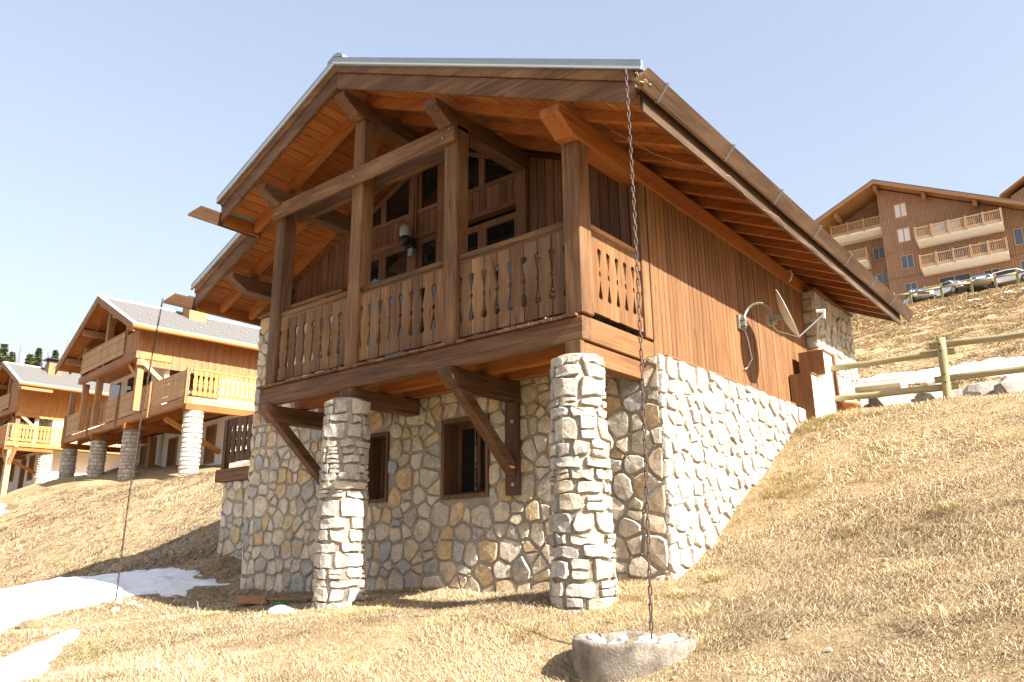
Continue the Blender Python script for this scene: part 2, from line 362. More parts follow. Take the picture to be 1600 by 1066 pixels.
def darts(rng, bounds, rmin, rmax, inside=lambda u, v: True, tries=9000):
    u0, u1, v0, v1 = bounds; pts = []
    for _ in range(tries):
        u, v = rng.uniform(u0, u1), rng.uniform(v0, v1)
        if not inside(u, v): continue
        r = rmin + (rmax - rmin) * rng.uniform(0, 1) ** 1.3
        if all((a - u) ** 2 / 1.35 + (b - v) ** 2 * 1.15 > (r + c) ** 2 / 4 * 1.0 for a, b, c in pts): pts.append((u, v, r))
    return pts
def parea(p): return abs(sum(p[i][0] * p[(i + 1) % len(p)][1] - p[(i + 1) % len(p)][0] * p[i][1] for i in range(len(p)))) / 2
def courses(rng, bounds, inside=lambda u, v: True, hs=(.13, .27), ws=(.14, .36)):
    """seeds in loose, wandering courses: (u, v, weight)"""
    u0, u1, v0, v1 = bounds; pts = []; v = v0
    while v < v1 - .02:
        h = rng.uniform(*hs); h = h if v1 - v - h > .1 else v1 - v; u = u0 - rng.uniform(0, .15)
        while u < u1:
            w_ = rng.uniform(*ws) * (.75 + .5 * rng.random()); a, b = u + w_ / 2, v + h / 2 + rng.uniform(-.055, .055) + .03 * math.sin(u * 2.3 + v)
            if w_ > .26 and h > .19 and rng.random() < .3:
                for q in (-1, 1):
                    if inside(a, b + q * h * .27) and u0 < a < u1: pts.append((a + rng.uniform(-.03, .03), b + q * h * .27, .13))
            elif u0 < a < u1 and inside(a, b): pts.append((a, b, (w_ + h) * .5))
            u += w_
        v += h
    return pts
def chinks(cells, rng, share=.3):
    """small packing stones where the joints of the big ones meet"""
    out = []
    for c in cells:
        for p in c:
            if rng.random() < share:
                r = rng.uniform(.018, .036); n = rng.choice((4, 5, 6)); a0 = rng.uniform(0, 6)
                out.append([(p[0] + r * rng.uniform(.7, 1.25) * math.cos(a0 + 6.283 * k / n), p[1] + r * rng.uniform(.6, 1.1) * math.sin(a0 + 6.283 * k / n)) for k in range(n)])
    return out
STONES = []       # (projected area, builder args)
def stone_geo(poly, fn, rng, gap=.007, proud=.03):
    n = len(poly); cx = sum(p[0] for p in poly) / n; cy = sum(p[1] for p in poly) / n
    # corners pulled in a little, a jittered point on every longer edge
    pts = []
    for i in range(n):
        a, b, c = poly[i - 1], poly[i], poly[(i + 1) % n]
        if math.hypot(a[0] - b[0], a[1] - b[1]) < .025 and n > 4: continue
        k = rng.uniform(.03, .13); pts.append((b[0] + (cx - b[0]) * k, b[1] + (cy - b[1]) * k))
        lc = math.hypot(c[0] - b[0], c[1] - b[1])
        if lc > .07:
            t = rng.uniform(.35, .65); j = rng.uniform(-.012, .010); ex, ey = (c[0] - b[0]) / lc, (c[1] - b[1]) / lc
            pts.append((b[0] + (c[0] - b[0]) * t + ey * j, b[1] + (c[1] - b[1]) * t - ex * j))
    rad = math.sqrt(max(parea(poly), 1e-4)); s0 = 1 - gap * 2 / rad * 1.0; 
    if s0 < .5: s0 = .5
    pr = proud * rng.uniform(.6, 1.25); m = len(pts); mb = MB()
    tilt = rng.uniform(-.09, .09), rng.uniform(-.09, .09)
    def P(u, v, d): return fn(u, v, d + (u - cx) * tilt[0] + (v - cy) * tilt[1])
    r0 = [P(cx + (u - cx) * s0, cy + (v - cy) * s0, -.02) for u, v in pts]
    jit = [rng.uniform(-.007, .007) for _ in pts]; s1 = s0 * .91
    rm = [P(cx + (u - cx) * s0 * .985, cy + (v - cy) * s0 * .985, pr * .55 + j) for (u, v), j in zip(pts, jit)]
    r1 = [P(cx + (u - cx) * s1 + rng.uniform(-.006, .006), cy + (v - cy) * s1 + rng.uniform(-.006, .006), pr + rng.uniform(-.003, .003)) for u, v in pts]
    c = P(cx + rng.uniform(-.02, .02), cy + rng.uniform(-.02, .02), pr + rng.uniform(-.001, .006))
    fs = []
    for i in range(m):
        j = (i + 1) % m
        fs += [(i, j, m + j, m + i), (m + i, m + j, 2 * m + j, 2 * m + i), (2 * m + i, 2 * m + j, 3 * m)]
    mb.add(r0 + rm + r1 + [c], fs)
    return mb
def masonry(part, cells, fn, normal, mat, seed, proud=.028, gap=.013):
    rng = random.Random(seed)
    for poly in cells:
        if parea(poly) < .0004: continue
        n = len(poly); cx = sum(p[0] for p in poly) / n; cy = sum(p[1] for p in poly) / n
        mb = stone_geo(poly, fn, rng, gap=gap, proud=proud)
        c = Vector(fn(cx, cy, 0)); nv = Vector(normal(cx, cy)); view = Vector(CAM) - c
        x, y, z = campx(c)
        px = parea(poly) * max(0, nv.dot(view.normalized())) * (FPX / z) ** 2
        if not (-40 < x < 1640 and -40 < y < 1100): px = 0
        if c.z < gz(c.x, c.y) - .12: continue
        STONES.append((px, part, mb, mat))
def lay_stones(limit):
    STONES.sort(key=lambda s: -s[0]); rest = {}
    for k, (px, part, mb, mat) in enumerate(STONES):
        if k < limit and px > 12: mk('stone', mb, mat, part)
        else:
            r = rest.setdefault(part.name, (part, MB(), mat)); r[1].add(mb.v, mb.f)
    for part, mb, mat in rest.values(): mk('filler_stones', mb, mat, part, kind='stuff')

# ------------------------------------------------------------------ main chalet
W_ = 1.7; PW = .21; RX = -3.505; SL = .456
CH = root('chalet', (-3.5, 1.2, -2.7), 'dark timber chalet on a rough stone base with carved balcony and round stone pillars', 'chalet', world=True)
def roofz(x, z0): return z0 - SL * abs(x - RX)

# --- stone base: mortar cores then stones
WF, WR, WL = 1.2, .15, -7.35            # front plane y, right plane x, left plane x
WIN1 = (-3.02, -2.22, -1.57, -.56); WIN2 = (-4.46, -4.03, -1.55, -.6)
core = MB()
core.box((WL, WF, -3.4), (WIN2[0], WF + .4, -.2)); core.box((WIN2[0], WF, -3.4), (WIN2[1], WF + .4, WIN2[2])); core.box((WIN2[0], WF, WIN2[3]), (WIN2[1], WF + .4, -.2))
core.box((WIN2[1], WF, -3.4), (WIN1[0], WF + .4, -.2)); core.box((WIN1[0], WF, -3.4), (WIN1[1], WF + .4, WIN1[2])); core.box((WIN1[0], WF, WIN1[3]), (WIN1[1], WF + .4, -.2))
core.box((WIN1[1], WF, -3.4), (WR, WF + .4, -.2)); core.box((WL, WF + .003, -.2), (-5.22, WF + .4, 1.68))
SWF = mk('stone_wall', core, M_MORT, CH)
rng = random.Random(5)
def fr(u, v, d): return (u, WF - d, v)
def front_cells():
    bd = (WL, WR, -3.0, -.2)
    wins = [WIN1, WIN2]
    def inside(u, v): return not any(a - .05 < u < b + .05 and c - .05 < v < d + .05 for a, b, c, d in wins)
    pts = courses(rng, bd, inside)
    gh = []
    for (u, v, r_) in pts:
        for a, b, c, d in wins:
            if c < v < d:
                if a - .35 < u < a: gh.append((2 * a - u, v))
                if b < u < b + .35: gh.append((2 * b - u, v))
            if a < u < b:
                if c - .35 < v < c: gh.append((u, 2 * c - v))
                if d < v < d + .35: gh.append((u, 2 * d - v))
    return voronoi(pts, gh, bd)
def ok_win(poly):
    cx = sum(p[0] for p in poly) / len(poly); cy = sum(p[1] for p in poly) / len(poly)
    return not any(a - .0 < cx < b and c < cy < d for a, b, c, d in (WIN1, WIN2))
def cut_wins(cells):
    out = []
    for p in cells:
        if not ok_win(p): continue
        for a, b, c, d in (WIN1, WIN2):
            us = [q[0] for q in p]; vs = [q[1] for q in p]
            if max(us) > a and min(us) < b and max(vs) > c and min(vs) < d:
                cx = sum(us) / len(us); cy = sum(vs) / len(vs)
                opts = [(a - cx, a, 0, 1, 0), (cx - b, b, 0, -1, 0), (c - cy, 0, c, 0, 1), (cy - d, 0, d, 0, -1)]
                o = max(opts); p = clip(p, o[1], o[2], o[3], o[4])
                if len(p) < 3: break
        if len(p) >= 3: out.append(p)
    return out
FC = cut_wins(front_cells()); masonry(SWF, FC, fr, lambda u, v: (0, -1, 0), M_STONE, 11)
masonry(SWF, [c for c in chinks(FC, rng) if ok_win(c) and WL + .05 < c[0][0] < WR - .06 and c[0][1] < -.25 and not any(a - .06 < c[0][0] < b_ + .06 and c_ - .06 < c[0][1] < d_ + .06 for a, b_, c_, d_ in (WIN1, WIN2))], fr, lambda u, v: (0, -1, 0), M_STONE, 51, .012)
bd = (WL, -5.22, -.2, 1.68); pts = courses(rng, bd)
masonry(SWF, voronoi(pts, [], bd), fr, lambda u, v: (0, -1, 0), M_STONE, 12)
# right side wall
SWR = mk('stone_wall', MB().box((-.3, WF + .4, -3.4), (WR, 5.3, -.17)).box((-.3, 6.62, -.6), (WR + .02, 8.7, 1.93)), M_MORT, CH)
def rt(u, v, d): return (WR + d, u, v)
bd = (WF - .03, 5.3, -3.0, -.17); pts = courses(rng, bd)
RC = voronoi(pts, [], bd); masonry(SWR, RC, rt, lambda u, v: (1, 0, 0), M_PALE, 13, .034, .014)
masonry(SWR, [c for c in chinks(RC, rng, .2) if 1.25 < c[0][0] < 5.2 and c[0][1] < -.23], rt, lambda u, v: (1, 0, 0), M_PALE, 53, .012)
bd = (6.6, 8.7, -.5, 1.93); pts = courses(rng, bd)
masonry(SWR, voronoi(pts, [], bd), lambda u, v, d: (WR + .02 + d, u, v), lambda u, v: (1, 0, 0), M_STONE, 14)
bd = (-.02, WR + .04, -.5, 1.93); pts = [(.08, -.5 + .22 * k + rng.uniform(-.03, .03)) for k in range(12)]
masonry(SWR, voronoi(pts, [], bd), lambda u, v, d: (u, 6.62 - d, v), lambda u, v: (0, -1, 0), M_STONE, 15)
# left side wall
SWL = mk('stone_wall', MB().box((-5.3, WF + .401, -3.4), (-5.1, 8.6, 2.7)), M_MORT, CH)
bd = (WF - .03, WF + .4, -3.0, 1.68); pts = courses(rng, bd)
masonry(SWL, voronoi(pts, [], bd), lambda u, v, d: (WL - d, u, v), lambda u, v: (-1, 0, 0), M_STONE, 16)
# terrace annex at the left
SWA = mk('terrace_wall', MB().box((-9.25, 1.9, -3.4), (WL, 4.6, -.92)).box((WL, 1.65, -3.4), (-5.32, 4.6, -.92)), M_MORT, CH)
bd = (-9.25, WL, -3.0, -.92); pts = courses(rng, bd)
def an(u, v, d): return (u + (.0 if u > -9 else 0) - max(0, (-.9 - v)) * .0, 1.9 - d, v)
masonry(SWA, voronoi(pts, [], bd), an, lambda u, v: (0, -1, 0), M_STONE, 17)
bd = (1.87, 4.6, -3.0, -.92); pts = darts(rng, bd, .2, .4)
masonry(SWA, voronoi(pts, [], bd), lambda u, v, d: (-9.25 - d, u, v), lambda u, v: (-1, 0, 0), M_STONE, 18)
mk('ledge_beam', B((-9.42, 1.8, -.92), (WL - .04, 1.98, -.69)), W_dark('x'), CH, bevel=.01)
mk('terrace_floor', B((-9.38, 1.99, -.91), (WL - .04, 4.6, -.72)), W_soff('x'), CH)

# --- round pillars
def pillar(cx, cy, z0, z1, r0, r1, seed):
    rg = random.Random(seed)
    p = mk('stone_pillar', MB().lathe((cx, cy, 0), [(r0 - .01, z0), (r1 - .01, z1 - .03), (r1 - .05, z1)], 20), M_MORT, CH, smooth=True)
    rm = (r0 + r1) / 2; per = 2 * math.pi * rm; cells = []; v = z0; edge = [(per * k / 24, rg.uniform(-.015, .015)) for k in range(25)]
    def fn(u, v, d):
        r = r0 + (r1 - r0) * (v - z0) / (z1 - z0) + d; a = u / rm
        return (cx + r * math.cos(a), cy + r * math.sin(a), v)
    while v < z1 - .05:
        h = min(rg.choice((.09, .11, .13, .15, .17, .2)) * rg.uniform(.9, 1.1), z1 - .02 - v); u = rg.uniform(0, .3); end = u + per; j0 = rg.uniform(-.012, .012)
        if z1 - v - h < .1: h = z1 - .02 - v
        while u < end - .02:
            wd = rg.choice((.16, .2, .24, .3, .34)) * rg.uniform(.85, 1.15)
            if end - u - wd < .12: wd = end - u
            j = [rg.uniform(-.024, .024) for _ in range(6)]
            if wd > .26 or rg.random() < .65: cells.append([(u + j[0], v + j[1]), (u + wd * .5, v + j[4] * .7), (u + wd + j[2] * .4, v + j[3]), (u + wd - j[5] * .4, v + h + j[1]), (u + wd * .5, v + h + j[2]), (u + j[3], v + h + j[0])])
            else:
                hm = h * rg.uniform(.4, .6); cells.append([(u, v), (u + wd, v + j[0]), (u + wd, v + hm + j[1]), (u, v + hm)]); cells.append([(u, v + hm), (u + wd, v + hm + j[1]), (u + wd, v + h), (u, v + h + j[2])])
            u += wd
        v += h
    masonry(p, cells, fn, lambda u, v: (math.cos(u / rm), math.sin(u / rm), 0), M_PALE, seed + 1, .03, .012)
    return p
pillar(-.13, .06, -3.1, -.40, .285, .235, 21)
pillar(-3.56, .06, -3.2, -.38, .285, .25, 31)
lay_stones(330)

# --- ground floor windows
def window(x0, x1, y, z0, z1, fw, frame, pane, parent, depth=.3, mull=0, mat=M_GLASS, curtain=False):
    f = MB()
    f.box((x0, y - .02, z0), (x0 + fw, y + depth, z1)).box((x1 - fw, y - .02, z0), (x1, y + depth, z1))
    f.box((x0 + fw, y - .02, z1 - fw), (x1 - fw, y + depth, z1)).box((x0 + fw, y - .02, z0), (x1 - fw, y + depth, z0 + fw))
    w_ = mk('window', f, frame, parent)
    a, b, c, d = x0 + fw, x1 - fw, z0 + fw, z1 - fw; yy = y + depth - .1; s = .05
    g = MB().box((a, yy, c), (a + s, yy + .05, d)).box((b - s, yy, c), (b, yy + .05, d)).box((a + s, yy, d - s), (b - s, yy + .05, d)).box((a + s, yy, c), (b - s, yy + .05, c + s))
    for k in range(mull): xm = a + (b - a) * (k + 1) / (mull + 1); g.box((xm - s / 2, yy + .001, c + s), (xm + s / 2, yy + .049, d - s))
    mk('sash', g, frame, w_)
    if curtain:
        n = 14; xa, xb = a + s, a + s + (b - a - 2 * s) * .98
        vs = [(xa + (xb - xa) * k / n, yy + .06 + .012 * (k % 2), zz) for zz in (c + s, d - s) for k in range(n + 1)]
        mk('curtain', MB().add(vs, [(k, k + 1, n + 2 + k, n + 1 + k) for k in range(n)]), M_CURT, w_)
        g2 = M_CURT
    else: mk('pane', B((a + s, yy + .02, c + s), (b - s, yy + .03, d - s)), mat, w_)
    return w_
wdk = W_beam('z')
window(WIN1[0], WIN1[1], WF - .01, WIN1[2], WIN1[3], .05, wdk, None, CH, .36, 1)
window(WIN2[0], WIN2[1], WF - .01, WIN2[2], WIN2[3], .045, wdk, None, CH, .3, 0, curtain=True)
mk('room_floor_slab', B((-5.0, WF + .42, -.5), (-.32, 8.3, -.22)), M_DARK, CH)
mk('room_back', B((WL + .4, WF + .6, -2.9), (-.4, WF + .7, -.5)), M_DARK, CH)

# --- brackets, beams and floor of the balcony
def carved_y(x0, x1, y0, y1, z0, z1, drop=.5, run=.16):
    """beam along y with an S-carved lower front end"""
    h = z1 - z0
    prof = [(y0, z1), (y0, z1 - h * .36), (y0 + run * .12, z1 - h * .42), (y0 + run * .3, z1 - h * .56), (y0 + run * .62, z1 - h * .78), (y0 + run * .8, z1 - h * .9), (y0 + run * .84, z0), (y1, z0), (y1, z1)]
    return MB().prism(prof, lambda u, v, d: (d, u, v), x0, x1)
mb_front = B((-5.40, .0, -.245), (0, .13, -.002))
mk('floor_beam', mb_front, W_beam('x'), CH, bevel=.012)
mk('side_board', B((-.05, .135, -.245), (.0, 1.40, 0)), W_clad('y'), CH, bevel=.008)
mk('side_beam', B((-.19, .05, -.46), (-.02, 1.40, -.262)), W_clad('y'), CH, bevel=.01)
mk('beam_end', B((-.21, -.02, -.43), (-.021, .045, -.25)), W_dark('z'), CH, bevel=.006)
BX = [-PW / 2 - W_ * k for k in range(4)]
for k in (1, 2, 3):
    x = BX[k]
    b = mk('bracket_beam', carved_y(x - .1, x + .1, -.06 if k != 2 else -.03, WF - .045, -.47, -.25) if k != 2 else B((x - .1, -.03, -.45), (x + .1, WF - .045, -.25)), W_beam('y'), CH, bevel=.006)
    if k != 2:
        mk('brace', MB().beam((x, .16, -.42), (x, WF - .06, -1.32), .12, .14, up=(1, 0, 0)), W_beam('y'), b, bevel=.006)
        pl = mk('wall_plate', B((x - .1, WF - .095, -1.58), (x + .1, WF - .04, -.475)), W_beam('z'), b, bevel=.006)
        for zz in (-.72, -1.46):
            mk('bolt', MB().tube([(x + .03, WF - .097, zz), (x + .03, WF - .115, zz)], .022, 10), M_STEEL, b)
for y in (.55, .98): mk('floor_joist', B((-5.36, y, -.235), (-.21, y + .11, -.045)), W_soff('x'), CH)
x = -5.42; k = 0; rng = random.Random(3)
while x < -.08:
    wd = .145; mk('floor_plank', B((x, -.035 + rng.uniform(-.012, .004), .0), (min(x + wd - .008, -.052), 1.38, .028)), W_dark('y'), CH); x += wd
# --- posts, tie beam, purlins
PT = {0: 1.965, 1: 2.735, 2: 3.46, 3: 2.735}
for k in range(4):
    x = BX[k]; mk('post', B((x - PW / 2, .01, .029), (x + PW / 2, .01 + PW, PT[k])), W_dark('z'), CH, bevel=.012)
mk('half_post', B((-.13, 1.25, .029), (.0, 1.40, 2.0)), W_dark('z'), CH, bevel=.01)
mk('tie_beam', B((BX[3] - .115, -.06, 2.50), (BX[1] + .115, .008, 2.725)), W_dark('x'), CH, bevel=.012)
mk('tie_beam', B((BX[3] + .11, .222, 2.50), (BX[1] - .11, .3, 2.72)), W_beam('x'), CH, bevel=.01)
for x, zz in ((BX[1] + .04, 2.65), (BX[1] - .06, 2.56), (BX[2], 2.6), (BX[3] + .02, 2.56)):
    mk('bolt', MB().tube([(x, -.062, zz), (x, -.072, zz)], .014, 8), M_STEEL, CH)
PX = [BX[0], BX[1], BX[2], BX[3], BX[3] - W_]
for i, x in enumerate(PX):
    top = roofz(x, 3.735) - (.045 if i != 2 else .02); y0 = -.36 if i < 4 else .27
    pm = W_beam('y') if i in (1, 2, 3, 4) else W_soff('y')
    mk('purlin', carved_y(x - .1, x + (.105 if i else .135), y0, 8.75 if i < 4 else 1.6, top - .24, top, run=.3), pm, CH, bevel=.006)
for x, zz in ((BX[3] - W_, 0),):   # strut under the low purlin
    mk('purlin_post', B((x - .09, WF + .02, 1.76), (x + .09, WF + .2, roofz(x, 3.735) - .29)), W_beam('z'), CH)

# --- roof: rafters, soffit boards, deck, metal, barge boards
ROOF = mk('roof', MB(), None, CH)
rm = MB(); T = .17
def slab(mb, xa, xb, y0, y1, zo, th):
    za, zb = roofz(xa, zo), roofz(xb, zo)
    return mb.add([(xa, y0, za), (xb, y0, zb), (xb, y1, zb), (xa, y1, za), (xa, y0, za + th), (xb, y0, zb + th), (xb, y1, zb + th), (xa, y1, za + th)],
                  [(0, 3, 2, 1), (4, 5, 6, 7), (0, 1, 5, 4), (1, 2, 6, 5), (2, 3, 7, 6), (3, 0, 4, 7)])
bpy.data.objects.remove(ROOF)
YB = 8.9; XR = .95; XL1 = -6.12; XL2 = -7.88; XL3 = -5.42; YW = 1.68
rm = MB(); slab(rm, RX, XR + .07, -.40, YB, 3.925, .17); slab(rm, XL1 - .03, RX - .001, -.40, .30, 3.925, .17); slab(rm, XL2 - .03, RX - .001, .301, YW, 3.925, .17); slab(rm, XL3 - .03, RX - .001, YW + .001, YB, 3.925, .17)
ROOF = mk('roof', rm, M_ROOF, CH)
mt = MB(); slab(mt, RX - .02, XR + .1, -.455, YB + .03, 4.10, .02)
mk('roof_sheet', mt, M_ROOF, ROOF); mt = MB(); slab(mt, XL1 - .06, RX - .021, -.455, .27, 4.10, .02); mk('roof_sheet', mt, M_ROOF, ROOF)
mt = MB(); slab(mt, XL2 - .06, RX - .021, .27, YW + .03, 4.10, .02); mk('roof_sheet', mt, M_ROOF, ROOF); mt = MB(); slab(mt, XL3 - .06, RX - .021, YW + .031, YB + .03, 4.10, .02); mk('roof_sheet', mt, M_ROOF, ROOF)
for xa, xb, y in ((RX, XR + .09, -.458), (XL1 - .06, RX, -.458), (XL2 - .06, XL1 - .06, .205)):
    e = MB(); slab(e, xa, xb, y - .012, y + .03, 4.125, .075); mk('edge_flashing', e, M_ROOF, ROOF)
    e = MB(); slab(e, xa, xb, y - .02, y + .02, 4.10, .022); mk('drip_edge', e, M_ROOFW, ROOF)
mk('ridge_cap', MB().prism([(-.15, .09), (-.02, .155), (.06, .155), (.16, .09), (.16, .05), (0, .12), (-.15, .05)], lambda u, v, d: (RX + u, d, 4.09 + v), -.47, YB), M_ROOF, ROOF)
def barge(xa, xb, y, nm='barge_board'):
    a = MB(); slab(a, xa, xb, y - .05, y, 3.76, .225); mk(nm, a, W_dark('x'), ROOF, bevel=.008)
    a = MB(); slab(a, xa, xb, y - .075, y - .002, 3.99, .11); mk(nm, a, W_dark('x'), ROOF, bevel=.008)
barge(RX, XR, -.37); barge(XL1 + .02, RX - .002, -.37); barge(XL2 + .02, XL1 - .02, .29)
barge(RX, XR, YB + .06); barge(XL3 + .02, RX - .002, YB + .06); barge(XL2 + .02, XL3 - .02, YW + .06)
def rafter(xa, xb, y):
    a = MB(); slab(a, xa, xb, y - .045, y + .045, 3.745, .15)
    if xb > RX:      # cut toe
        a.v = [(vx, vy, vz + (.05 if (abs(vx - xb) < 1e-6 and i % 8 in (1, 2)) else 0)) for i, (vx, vy, vz) in enumerate(a.v)]
    mk('rafter', a, W_soff('x'), ROOF)
y = .16
while y < YB - .1:
    rafter(RX, XR - .05, y)
    rafter(XL1 + .06 if y < .2 else (XL2 + .06 if y < YW else XL3 + .06), RX - .002, y); y += .56
# soffit planks run along y
n = 33; cl = math.cos(math.atan(SL))
for sd in (1, -1):
    span = (XR - .02 - RX) if sd > 0 else (RX - XL2 - .02)
    pw = span / n
    for k in range(n):
        xa = RX + sd * pw * k; xb = RX + sd * (pw * (k + 1) - .009)
        if sd > 0: y0 = -.36
        else: y0 = -.36 if xb > XL1 + .02 else .30
        a = MB(); slab(a, min(xa, xb), max(xa, xb), y0, YB - .01 if (sd > 0 or xb > XL3 + .02) else YW - .01, 3.90, .02); mk('soffit_plank', a, W_soff('y'), ROOF)
# eave fascia and wooden gutters
mk('eave_fascia', B((XR, -.36, 1.67), (XR + .03, YB, 1.93)), W_gutter('y'), ROOF)
zl = roofz(XL1, 3.76); mk('eave_fascia', B((XL1 - .01, -.36, zl - .02), (XL1 + .02, .24, zl + .18)), W_soff('y'), ROOF)
zl2 = roofz(XL2, 3.76); mk('eave_fascia', B((XL2 - .01, .30, zl2 - .03), (XL2 + .02, YW, zl2 + .18)), W_soff('y'), ROOF)
def gutter(pts2, y0, y1, cut=0):
    """V of two planks: pts2 = inner top, bottom, outer top in (x, z)"""
    (ax, az), (bx, bz), (cx, cz) = pts2; t = .024
    m1 = MB(); d = Vector((cx - bx, 0, cz - bz)).normalized(); nn = Vector((-d.z, 0, d.x)) * (t if cx < bx else t)
    m1.add([(bx, y0, bz), (cx, y0 + cut, cz), (cx + nn.x, y0 + cut, cz + nn.z), (bx + nn.x, y0, bz + nn.z), (bx, y1, bz), (cx, y1, cz), (cx + nn.x, y1, cz + nn.z), (bx + nn.x, y1, bz + nn.z)],
           [(0, 1, 2, 3), (7, 6, 5, 4), (0, 4, 5, 1), (1, 5, 6, 2), (2, 6, 7, 3), (3, 7, 4, 0)])
    o = mk('gutter', m1, W_gutter('y'), ROOF)
    m2 = MB(); d = Vector((ax - bx, 0, az - bz)).normalized(); nn = Vector((d.z, 0, -d.x)) * t
    m2.add([(bx, y0, bz), (ax, y0 + cut, az), (ax - nn.x, y0 + cut, az - nn.z), (bx - nn.x, y0, bz - nn.z), (bx, y1, bz), (ax, y1, az), (ax - nn.x, y1, az - nn.z), (bx - nn.x, y1, bz - nn.z)],
           [(0, 1, 2, 3), (7, 6, 5, 4), (0, 4, 5, 1), (1, 5, 6, 2), (2, 6, 7, 3), (3, 7, 4, 0)])
    mk('gutter_plank', m2, W_beam('y'), o)
    return o
GR = ((.985, 1.93), (1.06, 1.815), (1.16, 1.945))
g = gutter(GR, -.62, YB + .35, .08)
for y in (-.22, 1.25, 2.65, 4.05, 5.4, 6.7, 7.9):
    (ax, az), (bx, bz), (cx, cz) = GR; q = MB()
    pts_ = [(ax - .01, az), (bx - .012, bz - .014), (cx + .018, cz + .004)]
    for (p0, p1) in zip(pts_, pts_[1:]): q.beam((p0[0], y, p0[1]), (p1[0], y, p1[1]), .03, .006, up=(0, 1, 0))
    mk('gutter_strap', q, M_STEEL, g)
gutter(((XL1 + .01, zl + .16), (XL1 - .07, zl + .0), (XL1 - .24, zl + .12)), -.88, .26, .15)
gutter(((XL2 + .01, zl2 + .16), (XL2 - .07, zl2 + .0), (XL2 - .24, zl2 + .12)), -.24, YW + .1, .15)
# debris at the broken gutter end
rng = random.Random(8); q = MB()
for k in range(14):
    yy = rng.uniform(-.58, -.2); p = Vector((rng.uniform(1.03, 1.1), yy, rng.uniform(1.83, 1.95)))
    q.beam(p, p + Vector((rng.uniform(-.06, .06), rng.uniform(-.08, .08), rng.uniform(-.03, .05))), .02, .008)
mk('gutter_debris', q, simple('dead_leaves', (.45, .33, .2), .9), g, kind='stuff')

# --- upper timber walls
HX = .0
core = MB().box((-.22, 1.45, -.21), (-.03, 8.6, 2.1))
core.box((-1.88, 1.46, -.02), (-.23, 1.6, 1.95)); core.prism([(-1.88, 1.95), (-.23, 1.95), (-.23, 2.1), (-1.88, 2.86)], lambda u, v, d: (u, d, v), 1.6, 1.46)
core.prism([(WL + .3, 1.55), (-5.25, 1.55), (-5.25, 2.82), (WL + .3, 1.87)], lambda u, v, d: (u, d, v), 1.6, 1.46)
core.box((-5.1, 8.4, -.5), (-.22, 8.6, 2.0))
WC = mk('timber_wall', core, W_beam('z'), CH)
# right wall planks
y = 1.415; pwid = .108; k = 0
src = mk('plank', B((-.03, 0, -.15), (HX, pwid - .012, 1.98)), W_clad('z'), WC, bevel=.006); src.location = (0, y, 0)
while y + pwid < 6.6:
    y += pwid; o = shift(src, WC, (0, y - src.location.y, 0)); o.location = (rng.uniform(-.003, .003), y, 0)
    if y > 5.3: pass
mk('sill_trim', B((-.02, 1.42, -.185), (.16, 5.32, -.155)), W_clad('y'), WC, bevel=.006)
mk('sill_trim', MB().add([(WR - .05, 6.6, 1.93), (WR + .08, 6.6, 1.93), (WR + .08, 8.7, 1.93), (WR - .05, 8.7, 1.93), (WR - .05, 6.6, 1.96), (WR + .08, 6.6, 1.96), (WR + .08, 8.7, 1.96), (WR - .05, 8.7, 1.96)],
   [(0, 3, 2, 1), (4, 5, 6, 7), (0, 1, 5, 4), (1, 2, 6, 5), (2, 3, 7, 6), (3, 0, 4, 7)]), W_clad('y'), WC)
mk('corner_board', B((-.06, 1.395, 0.03), (.012, 1.412, 2.0)), W_dark('z'), WC)
# front planks right of the glazing, and left above the stone
def front_planks(x0, x1, zlo, y=1.43, wd=.135):
    x = x0
    while x < x1 - .02:
        xe = min(x + wd - .012, x1)
        z0_, z1_ = roofz(x, 3.70), roofz(xe, 3.70)
        mk('plank', MB().prism([(x, zlo), (xe, zlo), (xe, z1_), (x, z0_)], lambda u, v, d: (u, d, v), y + .028, y + rng.uniform(-.004, .004)), W_wall('z'), WC); x += wd
front_planks(-1.72, -.07, .03); front_planks(WL + .1, -5.36, 1.74)
mk('coping', B((WL - .06, WF - .06, 1.69), (-5.15, 1.44, 1.74)), W_dark('x'), WC, bevel=.008)
